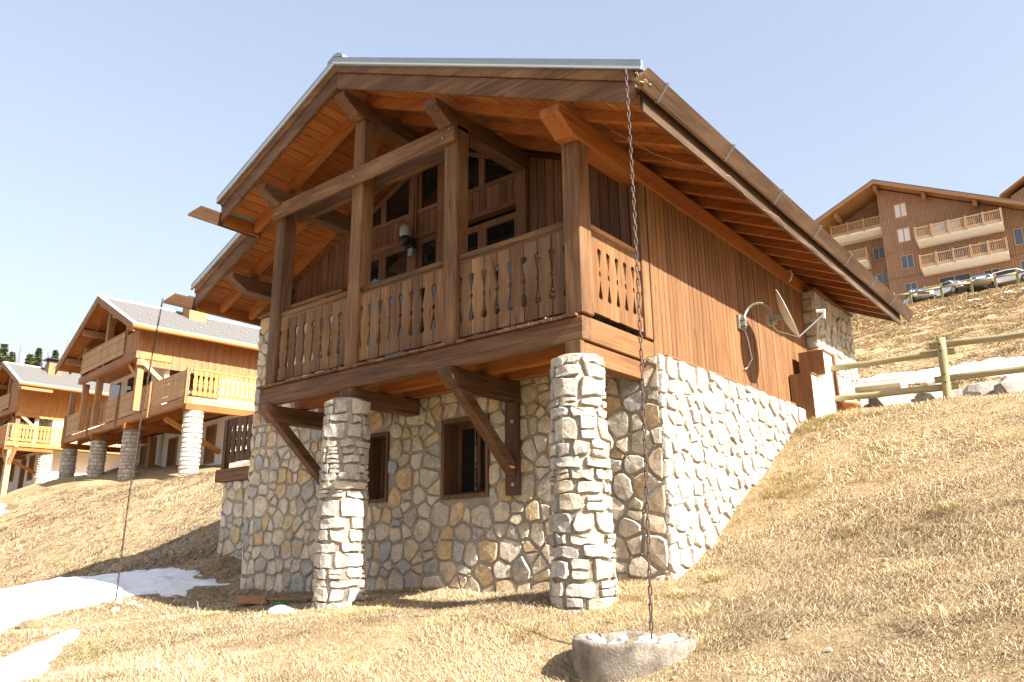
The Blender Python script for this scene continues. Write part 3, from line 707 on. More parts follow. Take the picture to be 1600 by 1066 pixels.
# glazed gable between the middle purlins
GY = 1.43; fm = W_wall('z'); fx = W_wall('x')
def tz(x): return roofz(x, 3.66)
mk('window_post', B((-5.36, GY - .06, .03), (-5.2, GY + .12, tz(-5.3))), fm, WC); mk('window_post', B((-1.9, GY - .06, .03), (-1.74, GY + .12, tz(-1.85))), fm, WC)
for xx in (-3.88, -3.28): mk('window_post', B((xx - .08, GY - .05, .03), (xx + .08, GY + .12, tz(xx))), fm, WC)
GRPS = ((-5.2, -3.96), (-3.80, -3.36), (-3.20, -1.9))
for gi, (a, b) in enumerate(GRPS):
    mk('transom', B((a, GY - .03, 2.66), (b, GY + .1, 2.72)), fx, WC); mk('transom', B((a, GY - .03, 2.26), (b, GY + .1, 2.33)), fx, WC)
    x = a
    while x < b - .02:
        mk('panel_plank', B((x, GY - .005, 2.33), (min(x + .112, b), GY + .03, 2.66)), W_wall('z'), WC); x += .122
    # upper pane with sloped head
    def head(mb, xa, xb, off, th, y0, y1):
        return slab(mb, xa, xb, y0, y1, 3.66 - off, th)
    segs = ((a, (a + b) / 2), ((a + b) / 2, b)) if gi != 1 else ((a, b),)
    for (p, q) in segs:
        wi = MB()
        wi.prism([(p, 2.72), (p + .05, 2.72), (p + .05, tz(p + .05)), (p, tz(p))], lambda u, v, d: (u, d, v), GY + .06, GY - .01)
        wi.prism([(q - .05, 2.72), (q, 2.72), (q, tz(q)), (q - .05, tz(q - .05))], lambda u, v, d: (u, d, v), GY + .06, GY - .01)
        if tz((p + q) / 2) - 2.72 > .12:
            if p < RX < q:
                slab(wi, p + .05, RX, GY - .009, GY + .059, 3.60, .06); slab(wi, RX, q - .05, GY - .009, GY + .059, 3.60, .06)
            else: slab(wi, p + .05, q - .05, GY - .009, GY + .059, 3.60, .06)
        w_ = mk('window', wi, fm, WC)
        pl = [(p + .05, 2.72), (q - .05, 2.72), (q - .05, max(2.725, roofz(q - .05, 3.60))), (p + .05, max(2.725, roofz(p + .05, 3.60)))]
        if p < RX < q: pl = pl[:3] + [(RX, 3.60)] + pl[3:]
        mk('pane', MB().prism(pl, lambda u, v, d: (u, d, v), GY + .035, GY + .025), M_GLASS, w_)
    # lower glazed doors
    for (p, q) in segs:
        fr_ = MB(); z1_ = 2.26 if gi != 2 else 2.16
        fr_.box((p, GY + .0, .04), (p + .075, GY + .07, z1_)).box((q - .075, GY + .0, .04), (q, GY + .07, z1_)).box((p + .075, GY + .0, z1_ - .09), (q - .075, GY + .07, z1_)).box((p + .075, GY + .0, .04), (q - .075, GY + .07, .5))
        dd = mk('glazed_door', fr_, fm, WC)
        mk('pane', B((p + .075, GY + .03, .5), (q - .075, GY + .04, z1_ - .09)), M_GLASS, dd)
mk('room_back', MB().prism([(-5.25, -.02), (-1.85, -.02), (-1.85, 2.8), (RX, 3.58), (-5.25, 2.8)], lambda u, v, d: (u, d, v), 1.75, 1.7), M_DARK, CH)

# --- railings with fretwork boards
def fret(hh=.88, w_=.172):
    k = .5 * w_
    prof = [(0, 0), (.18, 0), (.20, .034), (.225, .037), (.27, .028), (.36, .013), (.455, .0), (.475, .016), (.50, .018), (.525, .016), (.545, .0), (.64, .013), (.73, .028), (.775, .037), (.80, .034), (.82, 0), (1, 0)]
    return [(k - d, t * hh) for t, d in prof] + [(-k + d, t * hh) for t, d in prof[::-1]]
FB = MB().prism(fret(), lambda u, v, d: (u, d, v), .028, 0).mesh('rail_board')
FB.materials.append(W_rail('z'))
FBS = MB().prism(fret(), lambda u, v, d: (-d, u, v), -.028, 0).mesh('rail_board'); FBS.materials.append(W_clad('z'))
for bay in range(3):
    xa, xb = BX[bay + 1] + PW / 2 + .004, BX[bay] - PW / 2 - .004
    rl = mk('railing', B((xa, .06, .955), (xb, .135, .995)), W_dark('x'), CH, bevel=.008)
    mk('handrail', MB().tube([(xa - .0, .085, 1.035), (xb, .085, 1.035)], [.042, .042], 10), W_rail('x'), rl, smooth=True)
    mk('lower_rail', B((xa, .091, .16), (xb, .13, .24)), W_dark('x'), rl)
    n = 8; st = (xb - xa) / n
    for k in range(n): mk('rail_board', FB, None, rl, loc=(xa + st * (k + .5), .062 + rng.uniform(-.003, .003), .088 + rng.uniform(-.006, .006)))
rl = mk('railing', B((-.135, .225, .955), (-.06, 1.245, .995)), W_dark('y'), CH, bevel=.008)
mk('handrail', MB().tube([(-.085, .225, 1.035), (-.085, 1.245, 1.035)], .042, 10), W_mid('y'), rl, smooth=True)
mk('lower_rail', B((-.13, .225, .16), (-.091, 1.245, .24)), W_dark('y'), rl)
for k in range(6): mk('rail_board', FBS, None, rl, loc=(-.06, .225 + 1.02 / 6 * (k + .5), .088 + rng.uniform(-.006, .006)))
# side terrace railing at the left
rl = mk('railing', B((-9.3, 1.91, .12), (WL - .06, 1.97, .2)), W_beam('x'), CH)
FBT = MB().prism(fret(.82, .15), lambda u, v, d: (u, d, v), .028, 0).mesh('rail_board'); FBT.materials.append(W_beam('z'))
for k in range(11): mk('rail_board', FBT, None, rl, loc=(-9.2 + .168 * k, 1.878, -.57))
mk('lower_rail', B((-9.3, 1.91, -.45), (WL - .06, 1.97, -.37)), W_beam('x'), rl); mk('rail_post', B((-9.32, 1.85, -.69), (-9.22, 1.95, .22)), W_beam('z'), rl)
# ------------------------------------------------------------------ chains
def link_mesh(L=.075, Wd=.034, r=.0064):
    a = Wd / 2 - r; s = L / 2 - a - r; pts = []
    for k in range(7): t = math.pi * k / 6; pts.append((a * math.cos(t), 0, s + a * math.sin(t)))
    for k in range(7): t = math.pi + math.pi * k / 6; pts.append((a * math.cos(t), 0, -s + a * math.sin(t)))
    me = MB().tube(pts, r, 6, closed=True).mesh('link'); me.materials.append(M_CHAIN)
    me.polygons.foreach_set('use_smooth', [True] * len(me.polygons)); return me
LINK = link_mesh()
def chain(top, bot, label, sag=0.0):
    t, b = Vector(top), Vector(bot); e = root('rain_chain', tuple(b), label, 'chain'); L = (t - b).length; n = int(L / .060)
    rg = random.Random(2)
    for k in range(n):
        f = (k + .5) / n; off = math.sin(f * math.pi) * sag
        d = (t - b).normalized()
        o = mk('link', LINK, None, e, loc=tuple((t - b) * f + Vector((off * .78, off * .63, 0))))
        q = d.to_track_quat('Z', 'Y') @ Matrix.Rotation((.25 if k % 2 else 1.75) + rg.uniform(-.25, .25), 4, 'Z').to_quaternion()
        o.rotation_mode = 'QUATERNION'; o.rotation_quaternion = q
    return e
chain((1.0, -.68, 1.93), (1.0, -.76, -2.84), 'long rusty rain chain hanging from the right gutter into the concrete ring', .02)
chain((-8.02, -.22, 1.84), (-8.45, -.21, gz(-8.45, -.21) + .02), 'long rusty rain chain hanging from the left lower gutter to the stones by the snow', -.05)

# ------------------------------------------------------------------ rocks
def rock(rg, r, sx=1, sy=1, sz=.7, n=1):
    import bmesh
    bm = bmesh.new(); bmesh.ops.create_icosphere(bm, subdivisions=n, radius=1)
    o1, o2 = rg.uniform(0, 99), rg.uniform(0, 99)
    for v in bm.verts:
        k = 1 + .5 * float(vnoise(np.array([v.co.x * 1.7 + o1]), np.array([v.co.y * 1.7 + v.co.z * 2.1 + o2]))[0]) + rg.uniform(-.09, .09)
        v.co = Vector((v.co.x * sx * r * k, v.co.y * sy * r * k, v.co.z * sz * r * k))
    me = bpy.data.meshes.new('rock'); bm.to_mesh(me); bm.free(); return me
rg = random.Random(4)
def put_rock(name, x, y, r, mat, label, cat, group=None, s=(1, 1, .7), n=2, dz=.2, rz=None):
    o = mk(name, rock(rg, r, *s, n=n), mat, loc=(x, y, gz(x, y) + r * s[2] * dz), rot=(0, 0, rg.uniform(0, 6) if rz is None else rz)); tag(o, label, cat, group); return o

# concrete ring with white stones
PC = (.9, -.84, -2.83)
pr = root('concrete_ring', (PC[0], PC[1], -3.25), 'weathered concrete ring planter at the foot of the right rain chain', 'planter')
mb = MB().lathe((0, 0, 0), [(.43, 0), (.445, .2), (.455, .395), (.45, .42), (.40, .42), (.39, .395), (.385, .3)], 40, caps=False)
mb.v = [(x * (1 + .012 * math.sin(7 * math.atan2(y, x) + z * 9)), y * (1 + .012 * math.sin(5 * math.atan2(y, x))), z + (.008 * math.sin(6 * math.atan2(y, x) + 1) if z > .38 else 0)) for x, y, z in mb.v]
mk('ring_wall', mb, M_CONC, pr, smooth=True)
mk('gravel_fill', MB().lathe((0, 0, 0), [(.39, .25), (.39, .33), (.01, .36)], 24), simple('grey_gravel', (.42, .38, .32), .95, 0, 30, .4, .9, 60), pr)
for k, (dx, dy, r) in enumerate(((-.26, -.14, .06), (-.16, .1, .045), (-.05, -.2, .04), (.05, .05, .05), (.12, -.16, .04), (.2, .12, .06), (.27, -.02, .05), (.3, .14, .045), (.0, .24, .05), (.16, .26, .055), (-.22, .2, .04), (-.3, .02, .035))):
    o = mk('white_stone', rock(rg, r * 1.1, 1, .8, .75, n=2), M_WROCK, loc=(PC[0] + dx, PC[1] + dy, -2.895 + r * .6))
    tag(o, 'small white stone lying in the concrete ring planter', 'stone', 'white stones in the concrete ring')
for k in range(13):
    a, d = rg.uniform(0, 6.28), rg.uniform(.04, .42); x, y = -8.3 + d * 1.5 * math.cos(a), -.28 + d * .6 * math.sin(a)
    put_rock('pale_stone', x, y, rg.uniform(.04, .085), M_WROCK, 'small pale stone heaped at the foot of the left rain chain', 'stone', 'pale stones under the left chain', (1, .8, .7), 1, .4)
put_rock('white_rock', -3.98, -.42, .13, M_WROCK, 'jagged white rock on the grass left of the left stone pillar', 'rock', None, (1.2, .8, .6), 2, .3, 0.6)
put_rock('brown_rock', -7.0, -1.9, .13, simple('brown_rock', (.2, .15, .09), .95, 0, 8, .3, .8, 20), 'brown mossy rock on the turf between two snow patches', 'rock', None, (1.2, .8, .6), 2, .2, 1)
# timber and green box on the ground by the wall
tx, ty = -5.55, .42; tzz = gz(tx, ty)
e = mk('timber_offcut', MB().beam((tx - .42, ty - .05, tzz + .07), (tx + .12, ty + .05, tzz + .07), .28, .10), W_mid('x'), bevel=.01); tag(e, 'grey brown timber offcut lying on the turf before the stone wall', 'timber')
e = root('green_box', (tx + .5, ty + .1, tzz + .03), 'flat green box lying beside the timber offcut', 'box', rz=.15)
mk('lid', B((-.36, -.12, .05), (.36, .12, .075)), W_mid('x'), e); mk('tray', B((-.34, -.1, -.02), (.34, .1, .049)), M_GREEN, e)

# ------------------------------------------------------------------ fittings on the chalet
e = root('wall_lamp', (-3.88, GY - .06, 2.1), 'black outdoor lantern with clear glass on the post between the balcony windows', 'lamp')
c = (0, -.13, .0)
mk('lamp_body', MB().lathe(c, [(.05, .03), (.085, .06), (.09, .14), (.07, .16)], 16), M_BLACK, e, smooth=True)
gl = glass('lantern_glass', (.35, .35, .35), .15)
mk('lamp_glass', MB().lathe(c, [(.075, .162), (.085, .2), (.085, .3), (.06, .34)], 16), gl, e, smooth=True)
mk('lamp_cap', MB().lathe(c, [(.062, .341), (.05, .365), (.015, .375)], 16), M_STEEL, e)
mk('mount', B((-.02, -.1, .0), (.11, .0, .13)), M_BLACK, e); mk('sensor_box', B((.01, -.07, -.13), (.09, .0, -.01)), M_STEEL, e)
mk('cable', MB().tube([(.05, -.012, .14), (.05, -.012, .85)], .008, 6), M_BLACK, e)

DX, DY = .02, 4.05
e = root('satellite_dish', (0, 3.86, .78), 'pale grey satellite dish on a curved pipe arm on the plank wall', 'satellite dish')
mk('wall_bracket', MB().box((0, -.07, -.1), (.03, .07, .1)).box((.03, -.05, .02), (.1, .05, .05)).box((.03, -.05, -.06), (.1, .05, -.03)), M_STEEL, e)
arc = [(.08, 0, -.1), (.08, .0, .08)] + [(.08 + .26 * (1 - math.cos(t)) * .62, .10 * math.sin(t * .5) + .02, .08 + .17 * math.sin(t)) for t in (math.pi * k / 8 for k in range(1, 9))] + [(.40, .12, -.04)]
mk('pipe_arm', MB().tube(arc, .019, 10), M_STEEL, e, smooth=True)
dn = Vector((.9, .28, .33)).normalized()       # dish axis
dc = Vector((.58, .24, .07))
q = dn.to_track_quat('Z', 'Y')
prof = [(.001, -.075), (.12, -.067), (.24, -.043), (.34, -.006), (.36, .0), (.362, .008), (.34, .006), (.24, -.031), (.12, -.055), (.001, -.063)]
mb = MB().lathe((0, 0, 0), prof, 32, caps=False); mb.v = [tuple(dc + q @ Vector((x * .92, y, z))) for x, y, z in mb.v]
mk('reflector', mb, M_DISH, e, smooth=True)
back = dc - dn * .08
mk('back_mount', MB().box((.36, .06, -.09), (.40, .18, .05)).box((.405, .07, -.07), (.47, .17, -.05)).box((.405, .07, -.01), (.47, .17, .01)).beam((.40, .12, -.02), tuple(back), .06, .08), M_STEEL, e)
rim = dc + q @ Vector((0, -.36, .0)); rim2 = dc + q @ Vector((0, .36, 0)); lowr = rim if rim.z < rim2.z else rim2
tip = dc + dn * .40 + (lowr - dc) * .6
mk('feed_arm', MB().beam(tuple(lowr), tuple(tip), .016, .015), simple('grey_arm_metal', (.3, .3, .29), .5, .3), e)
mk('feed_head', MB().tube([tuple(tip + Vector((.03, 0, .05))), tuple(tip + Vector((-.08, 0, .07)))], [.024, .02], 10).box(tuple(tip + Vector((-.005, -.012, -.05))), tuple(tip + Vector((.025, .012, .03)))), M_DISH, e)
mk('cable', MB().tube([(.06, .02, -.08), (.08, .06, -.25), (.05, .17, -.36), (.06, .19, -.48), (.03, .08, -.62), (.03, -.02, -.66)], .008, 6), M_PLAST, e, smooth=True)
mk('cable', MB().tube([(.40, .12, -.06), (.44, .2, -.16), (.52, .24, -.19), tuple(lowr)], .007, 6), M_PLAST, e, smooth=True)
e = mk('wall_hook', MB().tube([(.03, 0, .1), (.08, 0, .09), (.1, 0, .02), (.07, 0, -.06), (.03, 0, -.09)], .012, 8), M_PLAST, loc=(.02, 5.9, 2.0), smooth=True); tag(e, 'small pale hook under the purlin above the satellite dish', 'hook')
pts = [(.3, .2, 1.98), (.5, .7, 1.85), (.7, 1.1, 1.80), (.93, 1.4, 1.72)]
yy = 1.45
while yy < 8.6:
    pts += [(.985 + .03 * math.sin(yy * 5), yy, 1.72 - .05 * abs(math.sin(yy * 2.2)))]; yy += .24
tag(mk('eave_cable', MB().tube(pts, .0045, 6), simple('beige_cable', (.25, .19, .14), .7), smooth=True), 'thin beige cable sagging along the right eave under the gutter', 'cable')

def plastic_chair(x, y, z, rz, label):
    e = root('plastic_chair', (x, y, z), label, 'chair', rz=rz, group='white chairs on the balcony')
    mk('seat', B((-.23, -.22, .40), (.23, .22, .43)), M_PLAST, e, bevel=.01)
    for k in range(5): mk('back_slat', MB().beam((-.18 + .09 * k, .21, .44), (-.18 + .09 * k, .30, .84), .05, .02, up=(0, 1, 0)), M_PLAST, e)
    mk('back_top', B((-.23, .275, .82), (.23, .31, .88)), M_PLAST, e)
    for sx in (-1, 1):
        mk('armrest', B((sx * .25 - .03, -.2, .62), (sx * .25 + .03, .26, .65)), M_PLAST, e)
        for sy in (-1, 1): mk('leg', MB().beam((sx * .22, sy * .2, .40), (sx * .27, sy * .25, 0), .05, .04, up=(1, 0, 0)), M_PLAST, e)
plastic_chair(-.75, .62, .03, 2.6, 'white plastic chair behind the railing at the right end of the balcony')
plastic_chair(-1.5, .55, .03, 3.3, 'white plastic chair behind the railing left of the other chair')
plastic_chair(-4.5, .6, .03, 3.0, 'white plastic chair behind the leftmost balcony railing')
e = root('balcony_table', (-2.7, .62, .03), 'blue grey folding table behind the middle balcony railing', 'table')
mb_ = simple('blue_grey_paint', (.3, .38, .48), .5)
mk('table_top', B((-.45, -.3, .70), (.45, .3, .73)), mb_, e, bevel=.01)
for sx in (-1, 1): mk('leg', MB().beam((sx * .36, -.26, .70), (sx * .36, .26, 0), .04, .04, up=(1, 0, 0)), mb_, e); mk('leg', MB().beam((sx * .33, .26, .70), (sx * .33, -.26, 0), .04, .04, up=(1, 0, 0)), mb_, e)

# stepped end of the terrace stair
e = root('stepped_parapet', (.2, 5.6, -.45), 'stepped white parapet with brown timber ends beside the plank wall', 'parapet')
mk('lower_step', B((-.16, 0, -.1), (.13, .26, .76)), M_WHITE, e); mk('upper_step', B((-.1, .262, -.1), (.26, .72, 1.14)), M_WHITE, e)
mk('lower_end_board', B((-.18, -.035, -.1), (.14, -.003, .78)), W_clad('z'), e); mk('upper_end_board', B((-.1, .225, .782), (.27, .259, 1.16)), W_clad('z'), e)
mk('cap', B((-.18, -.003, .763), (.15, .224, .79)), W_clad('y'), e); mk('cap', B((-.1, .26, 1.143), (.28, .74, 1.17)), W_clad('y'), e)
mk('corner_trim', B((.262, .66, -.1), (.30, .74, 1.14)), W_clad('z'), e)
for k, (y, z) in enumerate(((5.31, -.40), (5.31, -.62), (5.02 + .3, -.84))):
    pass
for k, (yy, zz, ll) in enumerate(((5.32, -.43, .36), (5.32, -.66, .22), (5.32, -.88, .1))):
    o = mk('concrete_block', B((-.13, 0, 0), (.07 + .006 * k, ll, .215)), M_BLOCK, loc=(.13, yy + .0, zz), bevel=.008)
    tag(o, ('top', 'middle', 'bottom')[k] + ' pale concrete block at the end of the sunlit stone wall', 'concrete block', 'concrete blocks at the wall end')

# terrace fence of round rails
def railing_fence(pa, pb, zr, label, post=None):
    pass
e = root('rail_fence', (1.98, 6.1, gz(1.98, 6.1)), 'round wooden rail fence with one post on the terrace edge', 'fence', world=True)
def log(a, b, r): 
    a, b = Vector(a), Vector(b); n = 6; return MB().tube([tuple(a + (b - a) * k / n + Vector((0, 0, .006 * math.sin(k * 2.1)))) for k in range(n + 1)], [r * (1 + .05 * math.sin(k * 1.7)) for k in range(n + 1)], 12)
p = mk('post', log((1.99, 6.1, -.5), (2.03, 6.1, .66), .058), W_fence('z'), e, smooth=True)
for zz in (.56, .46, .12, .01): mk('bolt', MB().tube([(2.015, 6.035, zz), (2.015, 6.025, zz)], .013, 8), M_BLACK, p)
for a, b in (((.44, 6.2, .47), (2.16, 6.2, .47)), ((.42, 6.2, .0), (2.14, 6.2, -.03)), ((1.86, 6.19, .58), (4.6, 6.1, .50)), ((1.86, 6.19, .09), (4.6, 6.1, .07))):
    mk('rail', log(a, b, .047), W_fence('x'), e, smooth=True)

# white plastic table and orange bowl
e = root('plastic_table', (.85, 7.3, -.27), 'white plastic garden table on the terrace behind the rail fence', 'table', rz=.15)
mk('table_top', B((-.40, -.36, .60), (.40, .36, .625)), M_PLAST, e, bevel=.01); mk('apron', MB().box((-.38, -.36, .54), (.38, -.34, .599)).box((-.38, .34, .54), (.38, .36, .599)).box((-.38, -.339, .54), (-.36, .339, .599)).box((.36, -.339, .54), (.38, .339, .599)), M_PLAST, e)
for sx in (-1, 1):
    for sy in (-1, 1): mk('leg', MB().beam((sx * .36, sy * .34, .54), (sx * .40, sy * .38, 0), .06, .06, up=(1, 0, 0)), M_PLAST, e)
e = mk('bowl', MB().lathe((0, 0, 0), [(.08, 0), (.19, .09), (.21, .12), (.18, .12), (.02, .06)], 18), M_TERRA, loc=(.53, 6.5, gz(.53, 6.5) + .02), smooth=True); tag(e, 'orange terracotta bowl on the terrace before the white table', 'bowl')
# boulders of the retaining bank
for k, (x, y, r, s) in enumerate(((.5, 9.95, .5, (1.3, .8, .7)), (1.25, 9.9, .48, (1.2, .8, .85)), (1.95, 9.9, .42, (1, .8, .9)), (2.55, 9.85, .52, (1.1, .8, .9)), (3.3, 9.9, .5, (1.2, .8, .85)), (4.1, 9.9, .5, (1.2, .8, .9)), (-.3, 10, .42, (1.1, .8, .8)), (4.9, 9.9, .5, (1.1, .8, .9)))):
    o = put_rock('boulder', x, y, r, M_ROCK, 'placeholder', 'boulder', 'boulders of the terrace bank', s, 2, -.12)
    o['label'] = ('grey boulder low in the bank behind the white table', 'grey boulder at the right of the table in the bank', 'dark grey boulder just behind the fence post', 'tall pale boulder right of the fence post', 'broad grey boulder in the bank at the right picture edge', 'grey boulder past the right picture edge', 'grey boulder beside the chalet back corner', 'farthest right grey boulder of the terrace bank')[k]

# ------------------------------------------------------------------ snow
def inpoly(px, py, poly):
    c = np.zeros(px.shape, bool); n = len(poly)
    for i in range(n):
        (x0, y0), (x1, y1) = poly[i], poly[(i + 1) % n]
        k = ((y0 > py) != (y1 > py)) & (px < (x1 - x0) * (py - y0) / (y1 - y0 + 1e-12) + x0); c ^= k
    return c
def dpoly(px, py, poly):
    d = np.full(px.shape, 1e9); n = len(poly)
    for i in range(n):
        (x0, y0), (x1, y1) = poly[i], poly[(i + 1) % n]; dx, dy = x1 - x0, y1 - y0
        t = np.clip(((px - x0) * dx + (py - y0) * dy) / (dx * dx + dy * dy), 0, 1)
        d = np.minimum(d, np.hypot(px - x0 - t * dx, py - y0 - t * dy))
    return np.where(inpoly(px, py, poly), d, -d)
def at_ground(u, v):
    """where the picture ray meets the terrain"""
    d = (_f + _rr * ((u - 800) / FPX) + _uu * ((533 - v) / FPX)); ts = np.linspace(3, 90, 3000)
    z = CAM[2] + d.z * ts; g = ground(CAM[0] + d.x * ts, CAM[1] + d.y * ts, False); k = np.argmax(z < g)
    return (CAM[0] + d.x * ts[k], CAM[1] + d.y * ts[k])
SNOWP = []
def snow(poly, thick, step, label, wob=.25, edge=.35):
    xs = [p[0] for p in poly]; ys = [p[1] for p in poly]; m = .6
    X, Y = np.meshgrid(np.arange(min(xs) - m, max(xs) + m, step), np.arange(min(ys) - m, max(ys) + m, step))
    d = dpoly(X, Y, poly) + wob * (vnoise(X * 1.6, Y * 1.6) + .6 * vnoise(X * 4, Y * 4) + .45 * vnoise(X * 11, Y * 11))
    h = thick * np.clip(d / edge + .1, -.8, 1)
    Z = ground(X, Y) + h + .02 * vnoise(X * 1.1 + 5, Y * 1.1) * (h > 0) - .015
    SNOWP.append(poly)
    o = mk('snow', grid_mesh('snow', X, Y, Z), M_SNOW); tag(o, label, None, kind='stuff'); return o
def gp(*uv): return [at_ground(u, v) for u, v in uv]
PL = {}
snow([(-5.4, -3.1), (-6.6, -2.55), (-7.9, -1.55), (-8.5, -.75), (-8.5, -.05), (-7.5, .55), (-8.3, 1.1), (-9.4, 1.1), (-11, .55), (-12.6, .5), (-14.5, .2), (-15, -1.5), (-12, -3.5), (-8, -4.2)], .09, .045, 'large melting snow patch on the slope at the left chain', .3, .5)
snow(gp((190, 905), (250, 899), (300, 902), (368, 909), (340, 914), (290, 918), (250, 930), (200, 934)), .07, .03, 'thin tongue of snow reaching from the left patch towards the stone wall', .1, .3)
snow(gp((-20, 1040), (70, 1000), (133, 978), (128, 990), (60, 1050), (20, 1075), (-30, 1100)), .05, .04, 'low snow patch at the lower left corner', .08, .12)
snow(gp((35, 1066), (60, 1045), (82, 1038), (78, 1046), (45, 1070)), .03, .03, 'thin sliver of snow at the bottom left', .04, .08)
snow([(-1, 11.0), (1, 11.15), (3, 11.1), (5, 11.1), (8, 11.2), (8, 13.3), (5, 12.9), (3, 12.7), (1, 12.2), (-1, 12.0)], .28, .07, 'long bank of old snow behind the boulders on the right', .3, .9)
snow([(-5, 50), (-2, 56), (0, 62), (2, 68), (1.6, 68), (-.45, 62), (-2.5, 56), (-5.4, 50)], .25, .4, 'thin strip of snow high on the right hillside', .5, .6)
snow([(-40, 6.2), (-33, 6.0), (-29, 5.0), (-26, 4.0), (-30, 3.0), (-40, 4.0)], .25, .25, 'snow on the far left slope below the neighbour chalets', .4, .5)

# ------------------------------------------------------------------ dry grass
def grass(name, n, region, size, wid, seed, label, keep=None, clump=1.0, tint=(1, 1, 1)):
    rs = np.random.RandomState(seed); x = rs.uniform(region[0], region[1], n); y = rs.uniform(region[2], region[3], n)
    if keep is not None: k = keep(x, y); x, y = x[k], y[k]
    # keep off building, snow and planter
    k = ~((x > WL - .05) & (x < WR + .02) & (y > WF - .02) & (y < 8.8)); k &= ~((x > -9.3) & (x < WL) & (y > 1.85) & (y < 4.6))
    k &= np.hypot(x - PC[0], y - PC[1]) > .455; k &= np.hypot(x + .13, y - .06) > .3; k &= np.hypot(x + 3.56, y - .06) > .3
    k &= ~((x > -.2) & (x < .5) & (y > 5.5) & (y < 6.4))
    for p in SNOWP: k &= dpoly(x, y, p) < rs.uniform(-.12, .05, len(x))
    cl = vnoise(x * 1.3, y * 1.3) + .7 * vnoise(x * 3.1 + 7, y * 3.1) + .5 * vnoise(x * 7, y * 7 + 3)
    k &= cl > rs.uniform(-.75, -.15, len(x)) * clump
    bare = (vnoise(x * .65 + 31, y * .65) + .5 * vnoise(x * 2.1, y * 2.1 + 8)) > .3
    k &= ~(bare & (rs.uniform(0, 1, len(x)) < .7))
    x, y, cl = x[k], y[k], cl[k]; m = len(x); z = ground(x, y)
    e = .05; gxn = (ground(x + e, y, False) - ground(x - e, y, False)) / (2 * e); gyn = (ground(x, y + e, False) - ground(x, y - e, False)) / (2 * e)
    sl = np.hypot(gxn, gyn) + 1e-6; base = np.arctan2(-gyn, -gxn)
    ang = base + 2.2 * vnoise(x * .8 + 3, y * .8) * 2 + rs.normal(0, 1.25, m)
    L = size * rs.uniform(.45, 1.4, m) * np.where(rs.uniform(0, 1, m) < .12, 1.9, 1.) * (1 + .8 * np.clip(cl, -.4, .8)); el = np.clip(rs.normal(.06, .17, m) + .22 * np.clip(cl, -.2, .6), -.05, .9)
    dirx, diry = np.cos(ang), np.sin(ang); dirz = gxn * dirx + gyn * diry
    sx, sy = -diry, dirx; wv = wid * rs.uniform(.6, 1.4, m)
    def at(t, drop): 
        h = L * t * np.sin(el) - drop * L; r = L * t * np.cos(el)
        return x + dirx * r, y + diry * r, z + dirz * r + h
    V = np.zeros((m, 5, 3), 'f')
    x0, y0, z0 = x, y, z - .015
    x1, y1, z1 = at(.55, 0); x2, y2, z2 = at(1., .16)
    z1 += .012; z2 = np.maximum(z2 + .006, z2)
    for i, (a, b, c, s) in enumerate(((x0, y0, z0, -1), (x0, y0, z0, 1), (x1, y1, z1, .8), (x1, y1, z1, -.8), (x2, y2, z2, 0))):
        V[:, i, 0] = a + sx * wv * s * .5; V[:, i, 1] = b + sy * wv * s * .5; V[:, i, 2] = c
    idx = np.arange(m) * 5; q = np.stack([idx, idx + 1, idx + 2, idx + 3], 1); t = np.stack([idx + 3, idx + 2, idx + 4], 1)
    me = bpy.data.meshes.new(name); me.vertices.add(m * 5); me.vertices.foreach_set('co', V.ravel())
    loops = np.concatenate([q, t], 1).ravel(); me.loops.add(len(loops)); me.loops.foreach_set('vertex_index', loops.astype('i'))
    st = np.stack([np.arange(m) * 7, np.arange(m) * 7 + 4], 1).ravel(); me.polygons.add(2 * m); me.polygons.foreach_set('loop_start', st.astype('i')); me.update(calc_edges=True)
    c = np.array([[.72, .565, .33], [.8, .66, .43], [.62, .455, .25], [.33, .225, .12], [.36, .35, .12]])
    pk = rs.choice(5, m, p=[.32, .19, .22, .24, .03]); grn = (vnoise(x * .5 + 20, y * .5) + .6 * vnoise(x * 2 + 2, y * 2) > .45) & (rs.uniform(0, 1, m) < .45); pk = np.where(grn, 4, pk)
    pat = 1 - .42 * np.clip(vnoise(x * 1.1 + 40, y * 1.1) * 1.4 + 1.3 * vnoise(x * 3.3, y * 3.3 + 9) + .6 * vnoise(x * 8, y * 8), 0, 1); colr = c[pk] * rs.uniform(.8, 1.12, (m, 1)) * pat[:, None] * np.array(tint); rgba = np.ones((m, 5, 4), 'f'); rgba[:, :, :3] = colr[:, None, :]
    ca = me.color_attributes.new('Col', 'FLOAT_COLOR', 'POINT'); ca.data.foreach_set('color', rgba.ravel())
    o = mk(name, me, M_BLADE); tag(o, label, kind='stuff'); return o
def infront(x, y): 
    d = np.stack([x - CAM[0], y - CAM[1]]); f = d[0] * -_sy + d[1] * _cy; r = d[0] * _cy + d[1] * _sy
    return (f > 1.2) & (np.abs(r) < f * .78 + 1.5)
near = lambda x, y: infront(x, y) & (np.hypot(x - CAM[0], y - CAM[1]) < 9) & (np.hypot(x - CAM[0], y - CAM[1]) > 1.8)
mid = lambda x, y: infront(x, y) & (np.hypot(x - CAM[0], y - CAM[1]) >= 8.5)
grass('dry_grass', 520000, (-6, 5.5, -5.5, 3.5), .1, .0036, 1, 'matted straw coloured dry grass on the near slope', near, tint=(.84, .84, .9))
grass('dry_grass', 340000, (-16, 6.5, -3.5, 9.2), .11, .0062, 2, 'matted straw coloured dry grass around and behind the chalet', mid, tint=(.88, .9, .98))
grass('dry_grass', 110000, (-32, -8, -3, 7.5), .17, .014, 3, 'dry grass on the left hillside below the neighbour chalets', lambda x, y: infront(x, y) & (np.hypot(x - CAM[0], y - CAM[1]) > 13), tint=(.66, .65, .72))
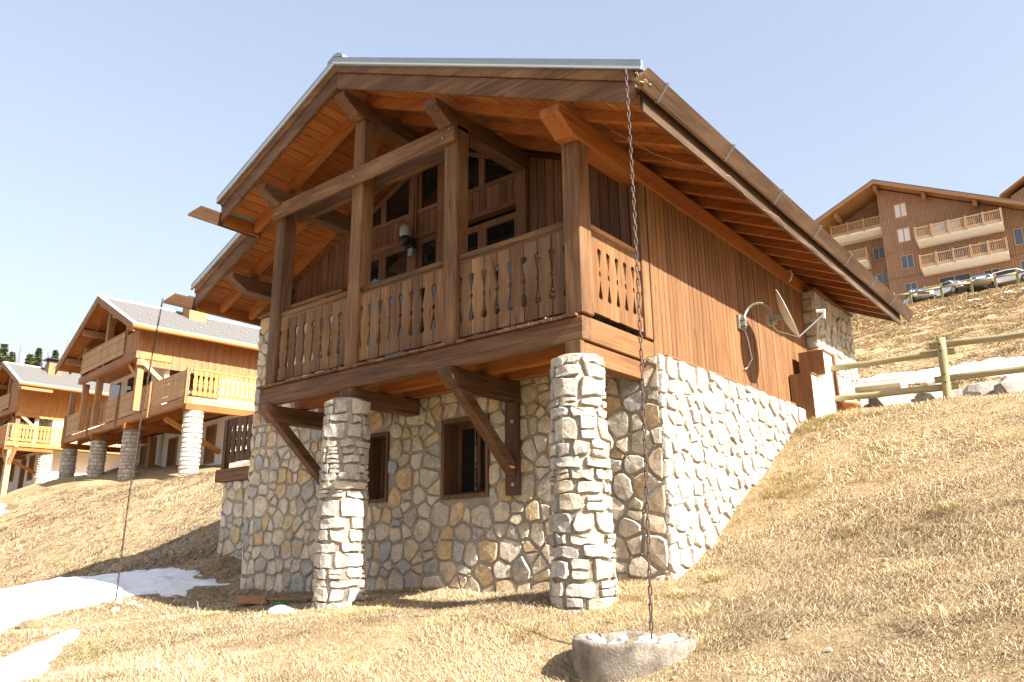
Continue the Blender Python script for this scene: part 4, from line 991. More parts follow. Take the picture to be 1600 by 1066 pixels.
grass('dry_grass', 260000, (-11, 6, 10.8, 40), .2, .017, 4, 'tufted brown dry grass on the hillside behind the chalet', lambda x, y: (x > -2 - (y - 10) * .3) & (x < 4.5 + 0 * y), 1.5, tint=(.8, .79, .82))
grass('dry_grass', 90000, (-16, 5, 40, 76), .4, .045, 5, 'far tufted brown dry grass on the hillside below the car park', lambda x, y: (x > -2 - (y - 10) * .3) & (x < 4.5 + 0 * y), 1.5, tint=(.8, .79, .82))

# greener tussocks
def tussocks(spots, label, seed):
    rs = random.Random(seed); V = []; F = []; C = []
    for (x, y, r, n, gr) in spots:
        for _ in range(n):
            a = rs.uniform(0, 6.28); d = r * rs.random() ** .7; bx, by = x + d * math.cos(a), y + d * math.sin(a); z = gz(bx, by) - .01
            L = rs.uniform(.05, .13); el = rs.uniform(.1, 1.0); a2 = a + rs.uniform(-1.8, 1.8); w2 = .0017
            dx, dy = math.cos(a2) * math.cos(el), math.sin(a2) * math.cos(el); i = len(V)
            ox, oy = w2 * math.sin(a2), -w2 * math.cos(a2); mx, my, mz = bx + dx * L * .6, by + dy * L * .6, z + L * .62 * math.sin(el)
            V += [(bx - ox, by - oy, z), (bx + ox, by + oy, z), (mx + ox, my + oy, mz), (mx - ox, my - oy, mz), (bx + dx * L * 1.2, by + dy * L * 1.2, z + L * .8 * math.sin(el))]
            F += [(i, i + 1, i + 2, i + 3), (i + 3, i + 2, i + 4)]
            g = rs.random() < gr; c = (.4 * rs.uniform(.8, 1.1), .36 * rs.uniform(.85, 1.1), .13) if g else (.58 * rs.uniform(.8, 1.1), .46 * rs.uniform(.8, 1.1), .23); C += [(*c, 1)] * 5
    me = bpy.data.meshes.new('grass_tussocks'); me.from_pydata(V, [], F); ca = me.color_attributes.new('Col', 'FLOAT_COLOR', 'POINT'); ca.data.foreach_set('color', np.array(C, 'f').ravel())
    tag(mk('grass_tussocks', me, M_BLADE), label, kind='stuff')
rt_ = random.Random(12); sp = []
for (u, v) in ((1285, 655), (1320, 650), (1375, 645), (1265, 668), (1235, 745), (1250, 760), (1215, 770), (1180, 700), (1120, 905), (1060, 930), (985, 930), (960, 965), (590, 955), (545, 960), (355, 950), (330, 960), (1480, 800), (1560, 690), (1380, 740), (1330, 830), (1090, 1010), (940, 1055), (1100, 960), (1420, 900), (1500, 960), (820, 985), (700, 975)):
    x, y = at_ground(u, v); sp.append((x, y, rt_.uniform(.12, .38), 420, rt_.uniform(.2, .55)))
tussocks(sp, 'yellow green tussocks of fresh grass on the slope around the chalet', 5)

# loose stones on the slope
import bmesh
bm = bmesh.new(); rs_ = random.Random(77)
for k in range(45):
    u, v = rs_.uniform(20, 1590), rs_.uniform(880, 1064)
    if rs_.random() < .4: u, v = rs_.uniform(1080, 1590), rs_.uniform(680, 1060)
    x, y = at_ground(u, v); r = rs_.uniform(.008, .026)
    if (WL - .1 < x < WR + .1 and y > WF - .1): continue
    g = bmesh.ops.create_icosphere(bm, subdivisions=1, radius=r)
    for vt in g['verts']: vt.co = Vector((vt.co.x * rs_.uniform(.7, 1.4) + x, vt.co.y * rs_.uniform(.7, 1.3) + y, vt.co.z * rs_.uniform(.5, .9) + gz(x, y) + r * .5))
me = bpy.data.meshes.new('loose_stones'); bm.to_mesh(me); bm.free()
tag(mk('loose_stones', me, simple('tan_pebble', (.36, .3, .22), .95, 0, 20, .3)), 'small loose stones scattered over the dry slope', kind='stuff')
# ------------------------------------------------------------------ neighbour chalets
FBA = MB().prism([(u, v) for u, v in fret(.9, .165)], lambda u, v, d: (u, d, v), .03, 0).mesh('rail_board'); FBA.materials.append(W_pale('z'))
FBG = MB().prism([(u, v) for u, v in fret(.9, .165)], lambda u, v, d: (u, d, v), .03, 0).mesh('rail_board'); FBG.materials.append(W_gold('z'))
def rail_run(parent, p, q, z, mesh, mat, step=.19, top=1.0, zb=.08):
    p, q = Vector((*p, z)), Vector((*q, z)); d = q - p; L = d.length; a = math.atan2(d.y, d.x); n = max(1, round(L / step))
    r = mk('railing', MB().beam(p + Vector((0, 0, top + .03)), q + Vector((0, 0, top + .03)), .09, .06), mat, parent)
    mk('lower_rail', MB().beam(p + Vector((0, 0, .18)), q + Vector((0, 0, .18)), .05, .08), mat, r)
    nrm = Vector((math.sin(a), -math.cos(a), 0)) * .055
    for k in range(n): mk('rail_board', mesh, None, r, loc=tuple(p + d * ((k + .5) / n) + Vector((0, 0, zb)) + nrm), rot=(0, 0, a))
    return r
def cyl_pillar(parent, x, y, z0, z1, r, seed):
    rg = random.Random(seed); p = mk('stone_pillar', MB().lathe((x, y, 0), [(r * .97, z0), (r * .93, z1)], 16), M_MORT, parent, smooth=True)
    st = MB(); per = 2 * math.pi * r; v = z0
    while v < z1 - .04:
        h = min(rg.uniform(.12, .2), z1 - v); n = rg.choice((6, 7, 8)); off = rg.uniform(0, 6.28)
        for k in range(n):
            a0 = off + 6.283 * k / n + .03; a1 = off + 6.283 * (k + 1) / n - .03; am = (a0 + a1) / 2; ro = r * rg.uniform(1.0, 1.08)
            vs = [(x + rr_ * math.cos(a), y + rr_ * math.sin(a), zz) for rr_, zz in ((r * .95, v + .012), (r * .95, v + h - .012)) for a in (a0, am, a1)]
            vs += [(x + ro * math.cos(a), y + ro * math.sin(a), zz) for zz in (v + .03, v + h - .03) for a in (a0 + .05, am, a1 - .05)]
            st.add(vs, [(0, 1, 7, 6), (1, 2, 8, 7), (6, 7, 10, 9), (7, 8, 11, 10), (9, 10, 4, 3), (10, 11, 5, 4), (0, 6, 9, 3), (2, 5, 11, 8)])
        v += h
    mk('pillar_stones', st, M_PALE, p, kind='stuff'); return p
def shutter_window(parent, x0, x1, y, z0, z1, shut=True):
    f = MB().box((x0, y - .03, z0), (x0 + .07, y + .03, z1)).box((x1 - .07, y - .03, z0), (x1, y + .03, z1)).box((x0 + .07, y - .03, z1 - .07), (x1 - .07, y + .03, z1)).box((x0 + .07, y - .03, z0), (x1 - .07, y + .03, z0 + .07))
    w_ = mk('window', f, W_mid('z'), parent); mk('shutter' if shut else 'pane', B((x0 + .07, y - .01, z0 + .07), (x1 - .07, y + .01, z1 - .07)), W_clad('z') if shut else M_GLASS, w_); return w_
def neighbour(name, loc, rz, label, gy, gold, pillars, wooden_legs=False, LEN=14.0, deckz=2.62, rx=-9.3, half=5.0, ux0=-11.9, ux1=-5.75, dz=0):
    e = root(name, loc, label, 'chalet', rz=rz); D = deckz
    side = FBG if gold else FBA; sm = W_gold if gold else W_mid
    # plinth and ground floor
    yw = 2.5
    mk('plaster_wall', MB().box((-LEN + .3, yw, -2.5), (-1.6, 11, D - .1)).box((-LEN + .3, yw + .3, D - .1), (ux1 + .2, 11, D + 1.75)), M_WHITE, e)
    for x0, x1, z0, z1 in ((-3.95, -3.05, .75, 2.3), (-7.7, -6.75, .9, 2.2), (-10.9, -10.0, 1.1, 2.2)): shutter_window(e, x0, x1, yw - .02, z0, z1)
    for x0 in (-5.5, -12.3): mk('door', B((x0, yw - .04, 0), (x0 + .85, yw + .02, 2.15)), W_clad('z'), e)
    mk('timber_post', B((-8.6, 1.9, -.5), (-8.3, 2.2, D - .3)), W_mid('z'), e)
    # deck
    mk('deck_beam', B((-LEN, -.05, D - .22), (0, .16, D + .04)), W_mid('x'), e); mk('deck_beam', B((-.18, .161, D - .22), (0, 9, D + .04)), (W_gold if gold else W_pale)('y'), e)
    mk('deck', B((-LEN, .1, D - .02), (-.181, 9, D + .03)), W_soff('x'), e)
    for x in pillars:
        mk('deck_joist', B((x - .12, -.12, D - .45), (x + .12, yw, D - .221)), W_soff('y'), e)
    for k in range(1, 4): mk('deck_joist', B((-LEN, .6 * k, D - .2), (-.19, .6 * k + .12, D - .03)), W_soff('x'), e)
    for i, x in enumerate(pillars):
        if wooden_legs and i == 0:
            mk('leg_post', MB().box((x - .14, .1, -1.6), (x + .14, .38, D - .46)), W_pale('z'), e)
            mk('brace', MB().beam((x, .24, D - 1.4), (x - 1.1, .24, D - .3), .16, .2, up=(0, 1, 0)), W_pale('x'), e); mk('brace', MB().beam((x, .24, D - 1.4), (x + 1.1, .24, D - .3), .16, .2, up=(0, 1, 0)), W_pale('x'), e)
        else: cyl_pillar(e, x - .15, .3, -1.3 + dz, D - .46, .33, int(abs(x) * 7) + 3)
    cyl_pillar(e, -.6, 2.3, -1, D - .46, .38, 77)
    mk('brace', MB().beam((-2.6, .25, D - .4), (-2.6, yw, D - 1.5), .16, .18, up=(1, 0, 0)), W_gold('y'), e)
    rail_run(e, (-LEN, .03), (-.04, .03), D + .02, FBA if not wooden_legs else FBG, W_pale('x'))
    rail_run(e, (-.06, .1), (-.06, 8.8), D + .02, FBG, W_gold('y'))
    for x in (-LEN + .1, -LEN * .75, -LEN * .5, -LEN * .25, -.1): mk('rail_post', B((x - .06, -.12, D - .3), (x + .06, -.055, D + 1.1)), W_mid('z'), e)
    # upper storey
    U = D + 2.38; ug = gy + .5
    mk('gable_wall', MB().prism([(ux0, U), (ux1, U), (ux1, 7.75 - .475 * (ux1 - rx)), (rx, 7.75), (ux0, 7.75 - .475 * (rx - ux0))], lambda u, v, d: (u, d, v), ug + 1.5, ug + 1.3), W_mid('z'), e)
    mk('plaster_wall', B((ux0 + .2, ug + 1.2, D), (ux1 - .2, ug + 1.4, U)), M_WHITE, e)
    for x0 in (ux0 + .8, ux0 + 2.6, ux0 + 4.3): mk('door', B((x0, ug + 1.16, D + .05), (x0 + .9, ug + 1.19, D + 2.1)), M_GLASS, e)
    for x0 in (rx - 1.0, rx + .1): mk('window', B((x0, ug + 1.26, U + .5), (x0 + .9, ug + 1.29, U + 1.9)), M_GLASS, e)
    # cladding of the right side, joined vertical boards
    q = MB(); y = ug; i = 0
    zt = 7.8 - .475 * (ux1 - rx)
    while y < 11: q.box((ux1 + .0 + .012 * (i % 2), y, U - .55), (ux1 + .06 + .012 * (i % 2), y + .145, zt)); y += .15; i += 1
    mk('cladding', q, (W_gold if gold else W_mid)('z'), e, kind='stuff'); mk('gable_side_panel', B((ux1 - 1.4, ug - .02, U + .02), (ux1 + .055, ug + .06, zt - .05)), W_mid('z'), e)
    mk('upper_floor_beam', B((ux0, ug - .08, U - .28), (ux1 + .1, ug + .12, U)), W_mid('x'), e); mk('upper_floor_beam', B((ux1 - .12, ug + .121, U - .28), (ux1 + .1, ug + 1.3, U - .01)), W_gold('y'), e)
    mk('upper_floor', B((ux0, ug + .1, U - .06), (ux1 - .13, ug + 1.3, U + .0)), W_soff('x'), e)
    rail_run(e, (ux0 + .1, ug - .02), (ux1 - 1.45, ug - .02), U + .06, FBA, W_mid('x'))
    for x in (ux0 + .15, rx, ux1 - 1.45): mk('post', B((x - .12, ug - .02, U), (x + .12, ug + .22, 7.72 - .475 * abs(x - rx))), W_mid('z'), e)
    for x in (ux0 + .2, ux0 + 2.0, ux1 - .2): mk('post', B((x - .12, ug + .1, D + .04), (x + .12, ug + .34, U - .281)), W_mid('z'), e)
    mk('post', B((-LEN + .05, -.02, D), (-LEN + .33, .22, 7.6 - .475 * (rx + LEN - .2))), W_mid('z'), e)
    mk('brace', MB().beam((ux1 - .1, ug + .2, U - 1.1), (ux1 - 1.2, ug + .2, U - .3), .16, .16, up=(0, 1, 0)), W_gold('x'), e)
    mk('brace', MB().beam((ux1 + .0, ug + 1.2, U - 1.2), (ux1 + .0, ug + .1, U - .3), .16, .16, up=(1, 0, 0)), W_pale('y'), e)
    # roof
    zr = 8.0; xl, xr = rx - half - .2, rx + half
    def sb(mb, xa, xb, y0, y1, z0, th):
        za, zb = z0 - .475 * abs(xa - rx), z0 - .475 * abs(xb - rx)
        return mb.add([(xa, y0, za), (xb, y0, zb), (xb, y1, zb), (xa, y1, za), (xa, y0, za + th), (xb, y0, zb + th), (xb, y1, zb + th), (xa, y1, za + th)], [(0, 3, 2, 1), (4, 5, 6, 7), (0, 1, 5, 4), (1, 2, 6, 5), (2, 3, 7, 6), (3, 0, 4, 7)])
    m = MB(); sb(m, rx, xr, gy, 11.6, zr, .1); sb(m, xl, rx - .001, gy, 11.6, zr, .1); rf = mk('roof', m, M_SHING, e)
    m = MB(); sb(m, rx, xr - .05, gy + .05, 11.5, zr - .03, .028); sb(m, xl + .05, rx - .001, gy + .05, 11.5, zr - .03, .028); mk('soffit', m, W_soff('y'), rf)
    for xa, xb in ((rx, xr), (xl, rx - .001)):
        m = MB(); sb(m, xa, xb, gy - .06, gy - .002, zr - .2, .27); mk('barge_board', m, W_mid('x'), rf)
        m = MB(); sb(m, xa, xb, gy - .09, gy + .12, zr + .1, .03); mk('edge_flashing', m, M_ROOFW, rf)
    for x in (rx, rx - 1.9, rx + 1.9, rx - 3.9, rx + 3.9):
        zz = zr - .05 - .475 * abs(x - rx); mk('purlin', B((x - .12, gy + .06, zz - .3), (x + .12, ug + 1.3, zz - .05)), W_mid('y'), rf)
    for k in range(3): 
        m = MB(); sb(m, rx, xr - .1, gy + .5 + .6 * k, gy + .6 + .6 * k, zr - .16, .13); mk('rafter', m, W_soff('x'), rf); m = MB(); sb(m, xl + .1, rx - .001, gy + .5 + .6 * k, gy + .6 + .6 * k, zr - .16, .13); mk('rafter', m, W_soff('x'), rf)
    ze = zr - .475 * half; mk('gutter', MB().tube([(xr + .06, gy - .1, ze), (xr + .06, 11.6, ze)], .09, 8), W_gold('y'), rf, smooth=True)
    m = MB(); sb(m, xr - .22, xr + .03, gy, 11.6, zr + .103, .015); mk('eave_flashing', m, M_ROOFW, rf)
    mk('ridge_cap', MB().box((rx - .12, gy, zr + .06), (rx + .12, 11.6, zr + .13)), M_ROOFW, rf)
    m = MB(); rg = random.Random(6); j = 0; xx = rx + .5
    while xx < xr - .4:
        y = gy + .4 + (j % 4) * .35
        while y < 11.4: zz = zr + .1 - .475 * (xx - rx); m.box((xx, y, zz), (xx + .045, y + .08, zz + .03)); y += 1.4 if j % 2 else 1.05
        xx += .42; j += 1
    mk('snow_guards', m, simple('pale_snow_guard', (.22, .215, .21), .7), rf, kind='stuff')
    ch = mk('chimney', B((rx + .5, 2.4, 7.2), (rx + 1.3, 3.2, 8.25)), W_mid('z'), rf); mk('chimney_cap', MB().box((rx + .35, 2.25, 8.47), (rx + 1.45, 3.35, 8.54)).box((rx + .55, 2.45, 8.25), (rx + 1.25, 3.15, 8.47)), M_BLACK, ch)
    return e
neighbour('chalet', (-22.03, 7.93, .6), R(-6), 'golden timber chalet with long balcony on stone pillars and grey roof, nearer on the left', -1.0, False, (-.0, -5.85, -9.7, -13.75), rx=-8.0, ux0=-10.9, ux1=-4.1, half=4.75)
neighbour('chalet', (-47.6, 10.86, 1.75), R(-3), 'farther timber chalet at the left edge with pale balcony on timber legs', .2, True, (-.2, -5, -9, -12), True, LEN=12.5, rx=-4.0, half=4.0, ux0=-7.5, ux1=-1.9, dz=-.6)

# ------------------------------------------------------------------ apartment building up the hill
AZ = 20.5
ap = root('apartment_building', (-13.8, 82.4, AZ), 'large brown timber apartment block with white balconies above the car park', 'building', rz=R(2))
def az(z): return z - AZ
def apclad():
    m, nt, b = newmat('brown_board_facade'); tc = N(nt, 'ShaderNodeTexCoord'); wv = N(nt, 'ShaderNodeTexWave', wave_type='BANDS', bands_direction='X'); wv.inputs['Scale'].default_value = 1.3; wv.inputs['Distortion'].default_value = .3
    nt.links.new(tc.outputs['Object'], wv.inputs[0]); rp = ramp(nt, [(.0, (.2, .11, .065)), (.25, (.33, .19, .115)), (1, (.38, .22, .135))]); nt.links.new(wv.outputs[0], rp.inputs[0])
    n = noise(nt, tc.outputs['Object'], 1.5, 5, .6); c = mixc(nt, rp.outputs[0], n.outputs[0], .35, 'OVERLAY'); nt.links.new(c, b.inputs['Base Color']); b.inputs['Roughness'].default_value = .8; bump(nt, b, wv.outputs[0], .5, .05); return m
M_APC = apclad()
AXR, AS = -.6, .475
def ar(x): return az(37.0) - (.47 if x < AXR else .49) * abs(x - AXR)
mk('wall', MB().prism([(-.7, az(19)), (16, az(19)), (16, ar(16) - .1), (-.7, ar(-.7) - .1)], lambda u, v, d: (u, d, v), 14, 0), M_APC, ap)
mk('wall', MB().prism([(-6, az(19)), (-.701, az(19)), (-.701, ar(-.7) - .1), (-6, ar(-6) - .1)], lambda u, v, d: (u, d, v), 14, 2.2), M_APC, ap)
for z in (29.0, 26.0, 32.0): mk('floor_band', B((-.7, -.05, az(z) - .0), (16, -.003, az(z) + .12)), W_mid('x'), ap) if z != 32 else None
def aw(x0, x1, z0, z1, y=0., curt=True, blue=False, n=1):
    t = .12; f = MB().box((x0, y - .08, z0), (x0 + t, y + .02, z1)).box((x1 - t, y - .08, z0), (x1, y + .02, z1)).box((x0 + t, y - .08, z1 - t), (x1 - t, y + .02, z1)).box((x0 + t, y - .08, z0), (x1 - t, y + .02, z0 + t))
    for k in range(n): xm = x0 + (x1 - x0) * (k + 1) / (n + 1); f.box((xm - .05, y - .07, z0 + t), (xm + .05, y + .01, z1 - t))
    w_ = mk('window', f, W_pale('z'), ap); mk('pane', B((x0 + t, y - .03, z0 + t), (x1 - t, y - .01, z1 - t)), M_CURT if curt else (M_GLASSB if blue else M_GLASS), w_)
for (x0, x1, z0, z1, y, c, b_) in ((.8, 2.1, 32.8, 34.5, 0, 1, 0), (.75, 2.1, 29.9, 31.6, 0, 1, 0), (.75, 2.05, 26.85, 28.45, 0, 0, 1), (.72, 2.02, 23.7, 25.3, 0, 0, 1), (11.2, 12.8, 27.0, 28.8, 0, 0, 1), (11.3, 12.8, 23.9, 25.4, 0, 0, 1),
        (-2.3, -1.0, 29.3, 30.8, 2.2, 0, 0), (-2.3, -1.0, 26.3, 27.7, 2.2, 0, 1), (-2.3, -1.0, 23.4, 24.9, 2.2, 0, 1)): aw(x0, x1, az(z0), az(z1), y, c, b_)
for (x0, x1, z0, z1, c) in ((4.0, 7.0, 28.9, 31.3, 1), (4.0, 7.0, 25.8, 28.3, 0), (4.0, 7.0, 22.8, 25.2, 0), (8.1, 9.6, 29.3, 31.2, 0), (8.1, 9.6, 26.2, 28.2, 0), (8.1, 9.6, 23.3, 25.1, 0)): aw(x0, x1, az(z0), az(z1), 0, c, 0, 1)
def abalc(x0, x1, z, y0=-1.5, y1=-.02):
    s = mk('balcony', MB().prism([(y0, z + .45), (y0, z + .2), (y0 + .9, z - .15), (y1, z - .15), (y1, z + .45)], lambda u, v, d: (d, u, v), x0, x1), M_WHITE, ap)
    mk('fascia', B((x0 - .04, y0 - .06, z + .46), (x1 + .04, y0 - .003, z + .72)), W_pale('x'), s)
    mk('rail', B((x0 - .05, y0 - .06, z + 1.62), (x1 + .05, y0 + .05, z + 1.74)), W_pale('x'), s); mk('rail', B((x1 - .05, y0 + .06, z + 1.62), (x1 + .05, y1, z + 1.74)), W_pale('y'), s)
    m = MB(); n = int((x1 - x0) / .16)
    for k in range(n): x = x0 + (x1 - x0) * (k + .5) / n; m.box((x - .035, y0 - .03, z + .73), (x + .035, y0 + .0, z + 1.615))
    for k in range(8): y = y0 + .1 + (y1 - y0 - .1) * k / 8; m.box((x1 - .015, y, z + .46), (x1 + .015, y + .07, z + 1.615))
    mk('balusters', m, W_pale('z'), s, kind='stuff'); n = max(2, round((x1 - x0) / 1.6))
    for k in range(n + 1): x = x0 + (x1 - x0) * k / n; mk('post', B((x - .09, y0 - .09, z + .3), (x + .09, y0 - .062, z + 1.85)), W_pale('z'), s)
abalc(2.75, 10.6, az(28.95)); abalc(2.8, 10.6, az(25.8)); abalc(2.8, 10.6, az(22.3)); abalc(-6.0, -.72, az(32.0), .2, 2.15); abalc(-6.0, -2.6, az(28.6), .2, 2.15)
def asl(mb, xa, xb, y0, y1, z0, th):
    za, zb = z0 + ar(xa), z0 + ar(xb)
    return mb.add([(xa, y0, za), (xb, y0, zb), (xb, y1, zb), (xa, y1, za), (xa, y0, za + th), (xb, y0, zb + th), (xb, y1, zb + th), (xa, y1, za + th)], [(0, 3, 2, 1), (4, 5, 6, 7), (0, 1, 5, 4), (1, 2, 6, 5), (2, 3, 7, 6), (3, 0, 4, 7)])
m = MB(); asl(m, AXR, 18, -1.5, 15, .0, .3); asl(m, -8.2, AXR - .001, -1.5, 15, .0, .3); arf = mk('roof', m, W_mid('y'), ap)
m = MB(); asl(m, AXR, 18.1, -1.6, 15, .302, .15); asl(m, -8.3, AXR - .001, -1.6, 15, .302, .15); mk('roof_sheet', m, simple('dark_roof_metal', (.12, .12, .125), .5, .4), arf)
m = MB(); asl(m, AXR, 18, -1.62, -1.503, -.1, .4); asl(m, -8.2, AXR - .001, -1.62, -1.503, -.1, .4); mk('barge_board', m, W_mid('x'), arf)
for x in (-5, AXR, 4., 8.5, 13): mk('purlin', B((x - .18, -1.3, ar(x) - .75), (x + .18, 2, ar(x) - .12)), W_mid('y'), arf)
bp_ = Vector(CAM) + (_f + _rr * ((1562 - 800) / FPX) + _uu * ((533 - 309) / FPX)) * 108
b2 = root('far_building', (bp_.x, bp_.y, bp_.z - 14), 'corner of a farther red brown gabled building at the right edge', 'building', rz=R(2))
mk('wall', MB().prism([(1.2, 0), (13, 0), (13, 13.5), (7, 17.2), (1.2, 14.2)], lambda u, v, d: (u, d, v), 11, 1), M_APC, b2)
for xa, xb, za, zb in ((0, 7, 14, 18.2), (7.001, 14, 18.2, 14)):
    mk('roof', MB().add([(xa, 0, za), (xb, 0, zb), (xb, 12, zb), (xa, 12, za), (xa, 0, za + .4), (xb, 0, zb + .4), (xb, 12, zb + .4), (xa, 12, za + .4)], [(0, 3, 2, 1), (4, 5, 6, 7), (0, 1, 5, 4), (1, 2, 6, 5), (2, 3, 7, 6), (3, 0, 4, 7)]), W_clad('x'), b2)
mk('window', B((4, .9, 11.5), (5.6, .99, 13.2)), M_GLASSB, b2)

# ------------------------------------------------------------------ cars
def car(loc, rz, col, label):
    e = root('parked_car', loc, label, 'car', rz=rz, group='cars parked above the hillside')
    paint = simple('car_paint_%02d%02d%02d' % tuple(int(c * 99) for c in col), col, .25, .1, spec=.6)
    pr = [(-2.1, .35), (-2.15, .62), (-2.05, .86), (-1.35, .98), (-.75, 1.42), (.1, 1.5), (1.1, 1.47), (1.75, 1.12), (2.05, .98), (2.12, .6), (2.05, .33)]
    W2 = .88; n = len(pr); mb = MB()
    rows = [(-W2, 1.0), (-W2 * .96, 1.0), (0, 1.02), (W2 * .96, 1.0), (W2, 1.0)]
    vs = []
    for (yy, k) in ((-1, .0), (1, .0)): pass
    for sgn in (-1, 1):
        for (x, z) in pr: vs.append((x, sgn * (W2 if z < 1.0 else W2 - (z - 1.0) * .42), z))
    fs = [tuple(range(n))[::1], tuple(range(2 * n - 1, n - 1, -1))] + [(i, n + i, n + (i + 1) % n, (i + 1) % n) for i in range(n)]
    mk('body', MB().add(vs, fs), paint, e, bevel=.05)
    g = MB()
    for sgn in (-1, 1):
        q = [(-1.1, 1.02), (-.68, 1.34), (.1, 1.42), (1.0, 1.39), (1.5, 1.06)]
        vs = [(x, sgn * (W2 - max(0, z - 1.0) * .42 + .008), z) for x, z in q]; g = MB().add(vs, [(0, 1, 2, 3, 4)]); mk('side_window', g, M_GLASS, e)
    mk('windscreen', MB().add([(-1.31, -.76, 1.03), (-1.31, .76, 1.03), (-.8, .66, 1.4), (-.8, -.66, 1.4)], [(0, 1, 2, 3)]), M_GLASSB, e)
    mk('rear_window', MB().add([(1.71, -.72, 1.17), (1.71, .72, 1.17), (1.2, .66, 1.44), (1.2, -.66, 1.44)], [(0, 1, 2, 3)]), M_GLASS, e)
    mk('grille', B((-2.17, -.5, .42), (-2.12, .5, .62)), M_BLACK, e)
    for sy in (-1, 1): mk('headlight', B((-2.14, sy * .55 - .16, .68), (-2.05, sy * .55 + .16, .84)), M_GLASSB, e)
    for x in (-1.3, 1.3):
        for sy in (-1, 1):
            wl = mk('wheel', MB().tube([(x, sy * .72, .32), (x, sy * .9, .32)], .33, 16), M_BLACK, e); mk('rim', MB().tube([(x, sy * .9, .32), (x, sy * .915, .32)], .21, 12), M_STEEL, wl)
    return e
def on_hill(u, v, y):
    d = (_f + _rr * ((u - 800) / FPX) + _uu * ((533 - v) / FPX)); t = (y - CAM[1]) / d.y; return CAM[0] + d.x * t, y
for (u, y, rz, col, lab) in ((1432, 74.3, 2.0, (.7, .7, .7), 'white parked car farthest left behind the car park rail'), (1487, 74.6, 2.4, (.62, .62, .62), 'pale silver parked car, second from the left in the car park'), (1535, 74.3, 1.7, (.55, .56, .58), 'silver parked car nose on, third from the left in the car park'), (1582, 74.2, 3.0, (.75, .75, .75), 'white parked car at the right picture edge with side wheel showing')):
    x, yy = on_hill(u, 450, y); car((x, yy, gz(x, yy) + .05), rz, col, lab)
e = root('car_park_fence', (-5, 71.9, gz(-5, 71.9)), 'weathered wooden rail fence along the car park edge', 'fence', world=True)
prev = None
for u in (1395, 1421, 1471, 1519, 1558, 1594, 1640):
    x, yy = on_hill(u, 455, 71.9); z = gz(x, yy); mk('post', B((x - .1, yy - .1, z - .5), (x + .1, yy + .1, z + 1.45)), W_fence('z'), e)
    if prev: mk('rail', MB().tube([(prev[0], yy - .17, prev[1] + 1.1), (x, yy - .17, z + 1.1)], .1, 8), W_fence('x'), e, smooth=True)
    prev = (x, z)

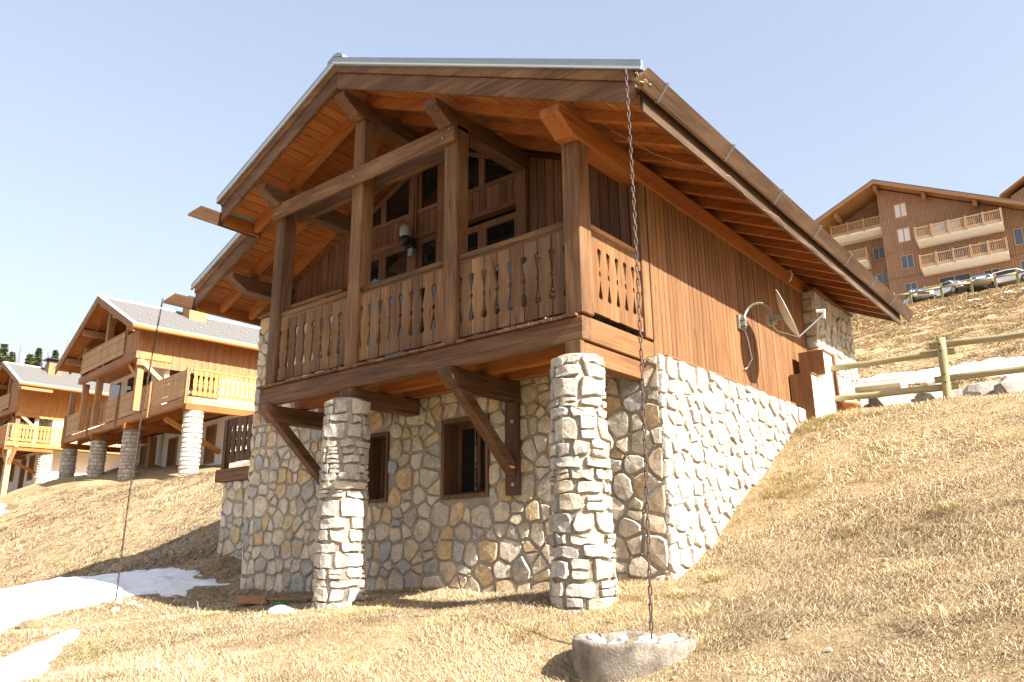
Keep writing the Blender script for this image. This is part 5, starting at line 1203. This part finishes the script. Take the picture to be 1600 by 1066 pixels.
# ------------------------------------------------------------------ trees behind
def leafmat(name, a, b_):
    m, nt, b = newmat(name); ge = N(nt, 'ShaderNodeNewGeometry'); rp = ramp(nt, [(0, a), (1, b_)]); nt.links.new(ge.outputs['Random Per Island'], rp.inputs[0]); nt.links.new(rp.outputs[0], b.inputs['Base Color']); b.inputs['Roughness'].default_value = .8; return m
M_SPR = leafmat('spruce_needles', (.05, .08, .03), (.16, .17, .07)); M_LAR = leafmat('bare_larch_twigs', (.2, .13, .08), (.34, .25, .17)); M_BARK = simple('grey_bark', (.16, .11, .08), .95, 0, 8, .3)
def conifer(loc, h, r, label, bare=False, seed=1):
    rg = random.Random(seed); e = root('larch_tree' if bare else 'spruce_tree', loc, label, 'tree', group='trees behind the neighbour chalets')
    mk('trunk', MB().tube([(0, 0, 0), (0, 0, h * .5), (.05, 0, h * .98)], [h * .018, h * .012, .02], 8), M_BARK, e, smooth=True)
    m = MB(); k = 0; z = h * .12
    while z < h * .99:
        f = (z / h); rad = r * (1 - f) ** .9 * rg.uniform(.7, 1.15) + .02; n = 9 if not bare else 7; a0 = rg.uniform(0, 6.28)
        for i in range(n):
            a = a0 + 6.283 * i / n + rg.uniform(-.25, .25); L = rad * rg.uniform(.65, 1.15); nn = 7 if not bare else 5
            for j in range(nn):
                t = (j + rg.uniform(.2, 1)) / nn; droop = -.35 * L * t * t if not bare else .12 * L * t
                c = Vector((math.cos(a) * L * t, math.sin(a) * L * t, z + droop)); s = (.16 + .2 * (1 - t)) * (1.2 if not bare else .9) * (.5 + r * .22) * (.5 + .7 * (1 - f))
                d = Vector((math.cos(a + rg.uniform(-1, 1)), math.sin(a + rg.uniform(-1, 1)), rg.uniform(-.5, .2) if not bare else rg.uniform(-.1, .6))) * s
                wv = Vector((-d.y, d.x, rg.uniform(-.3, .3))).normalized() * s * (.35 if not bare else .07)
                m.add([c - wv * .6, c + d * .5 - wv, c + d * 1.3, c + d * .5 + wv], [(0, 1, 2, 3)])
        z += h * (.0125 if not bare else .014)
    mk('crown', m, M_LAR if bare else M_SPR, e); return e
def ray_pt(u, v, dep):
    p = Vector(CAM) + (_f + _rr * ((u - 800) / FPX) + _uu * ((533 - v) / FPX)) * dep; return p
TR = ((8, 535, 88, 15, 4.6, 0, 'tall spruce at the left picture edge'), (-14, 545, 84, 14, 4.2, 0, 'spruce cut by the left picture edge'), (33, 538, 96, 14, 2.2, 1, 'bare brown larch right of the tall left spruce'), (62, 542, 95, 14, 3.8, 0, 'spruce with a pointed top behind the far chalet'), (76, 549, 92, 12, 2.2, 1, 'thin bare larch between the two pointed spruces'), (88, 545, 94, 13, 3.8, 0, 'right hand pointed spruce beside the nearer chalet roof'),
      (106, 530, 100, 15, 2.6, 1, 'tall bare larch just left of the nearer chalet gable'), (48, 552, 90, 11, 4.0, 0, 'low spruce above the far chalet ridge'), (20, 548, 92, 13, 4.2, 0, 'broad spruce between the tall left spruce and the bare larch'), (128, 548, 96, 12, 2.6, 1, 'thin larch half hidden by the nearer chalet roof edge'), (118, 538, 98, 13, 2.4, 1, 'bare larch touching the nearer chalet gable'), (381, 503, 95, 13, 2.0, 1, 'left one of two bare larches under the chalet eave'), (392, 505, 97, 13, 2.0, 1, 'right one of two bare larches under the chalet eave'))
for k, (u, v, dep, h, r, bare, lab) in enumerate(TR):
    p = ray_pt(u, v, dep); conifer((p.x, p.y, p.z - h), h, r, lab, bool(bare), k + 3)
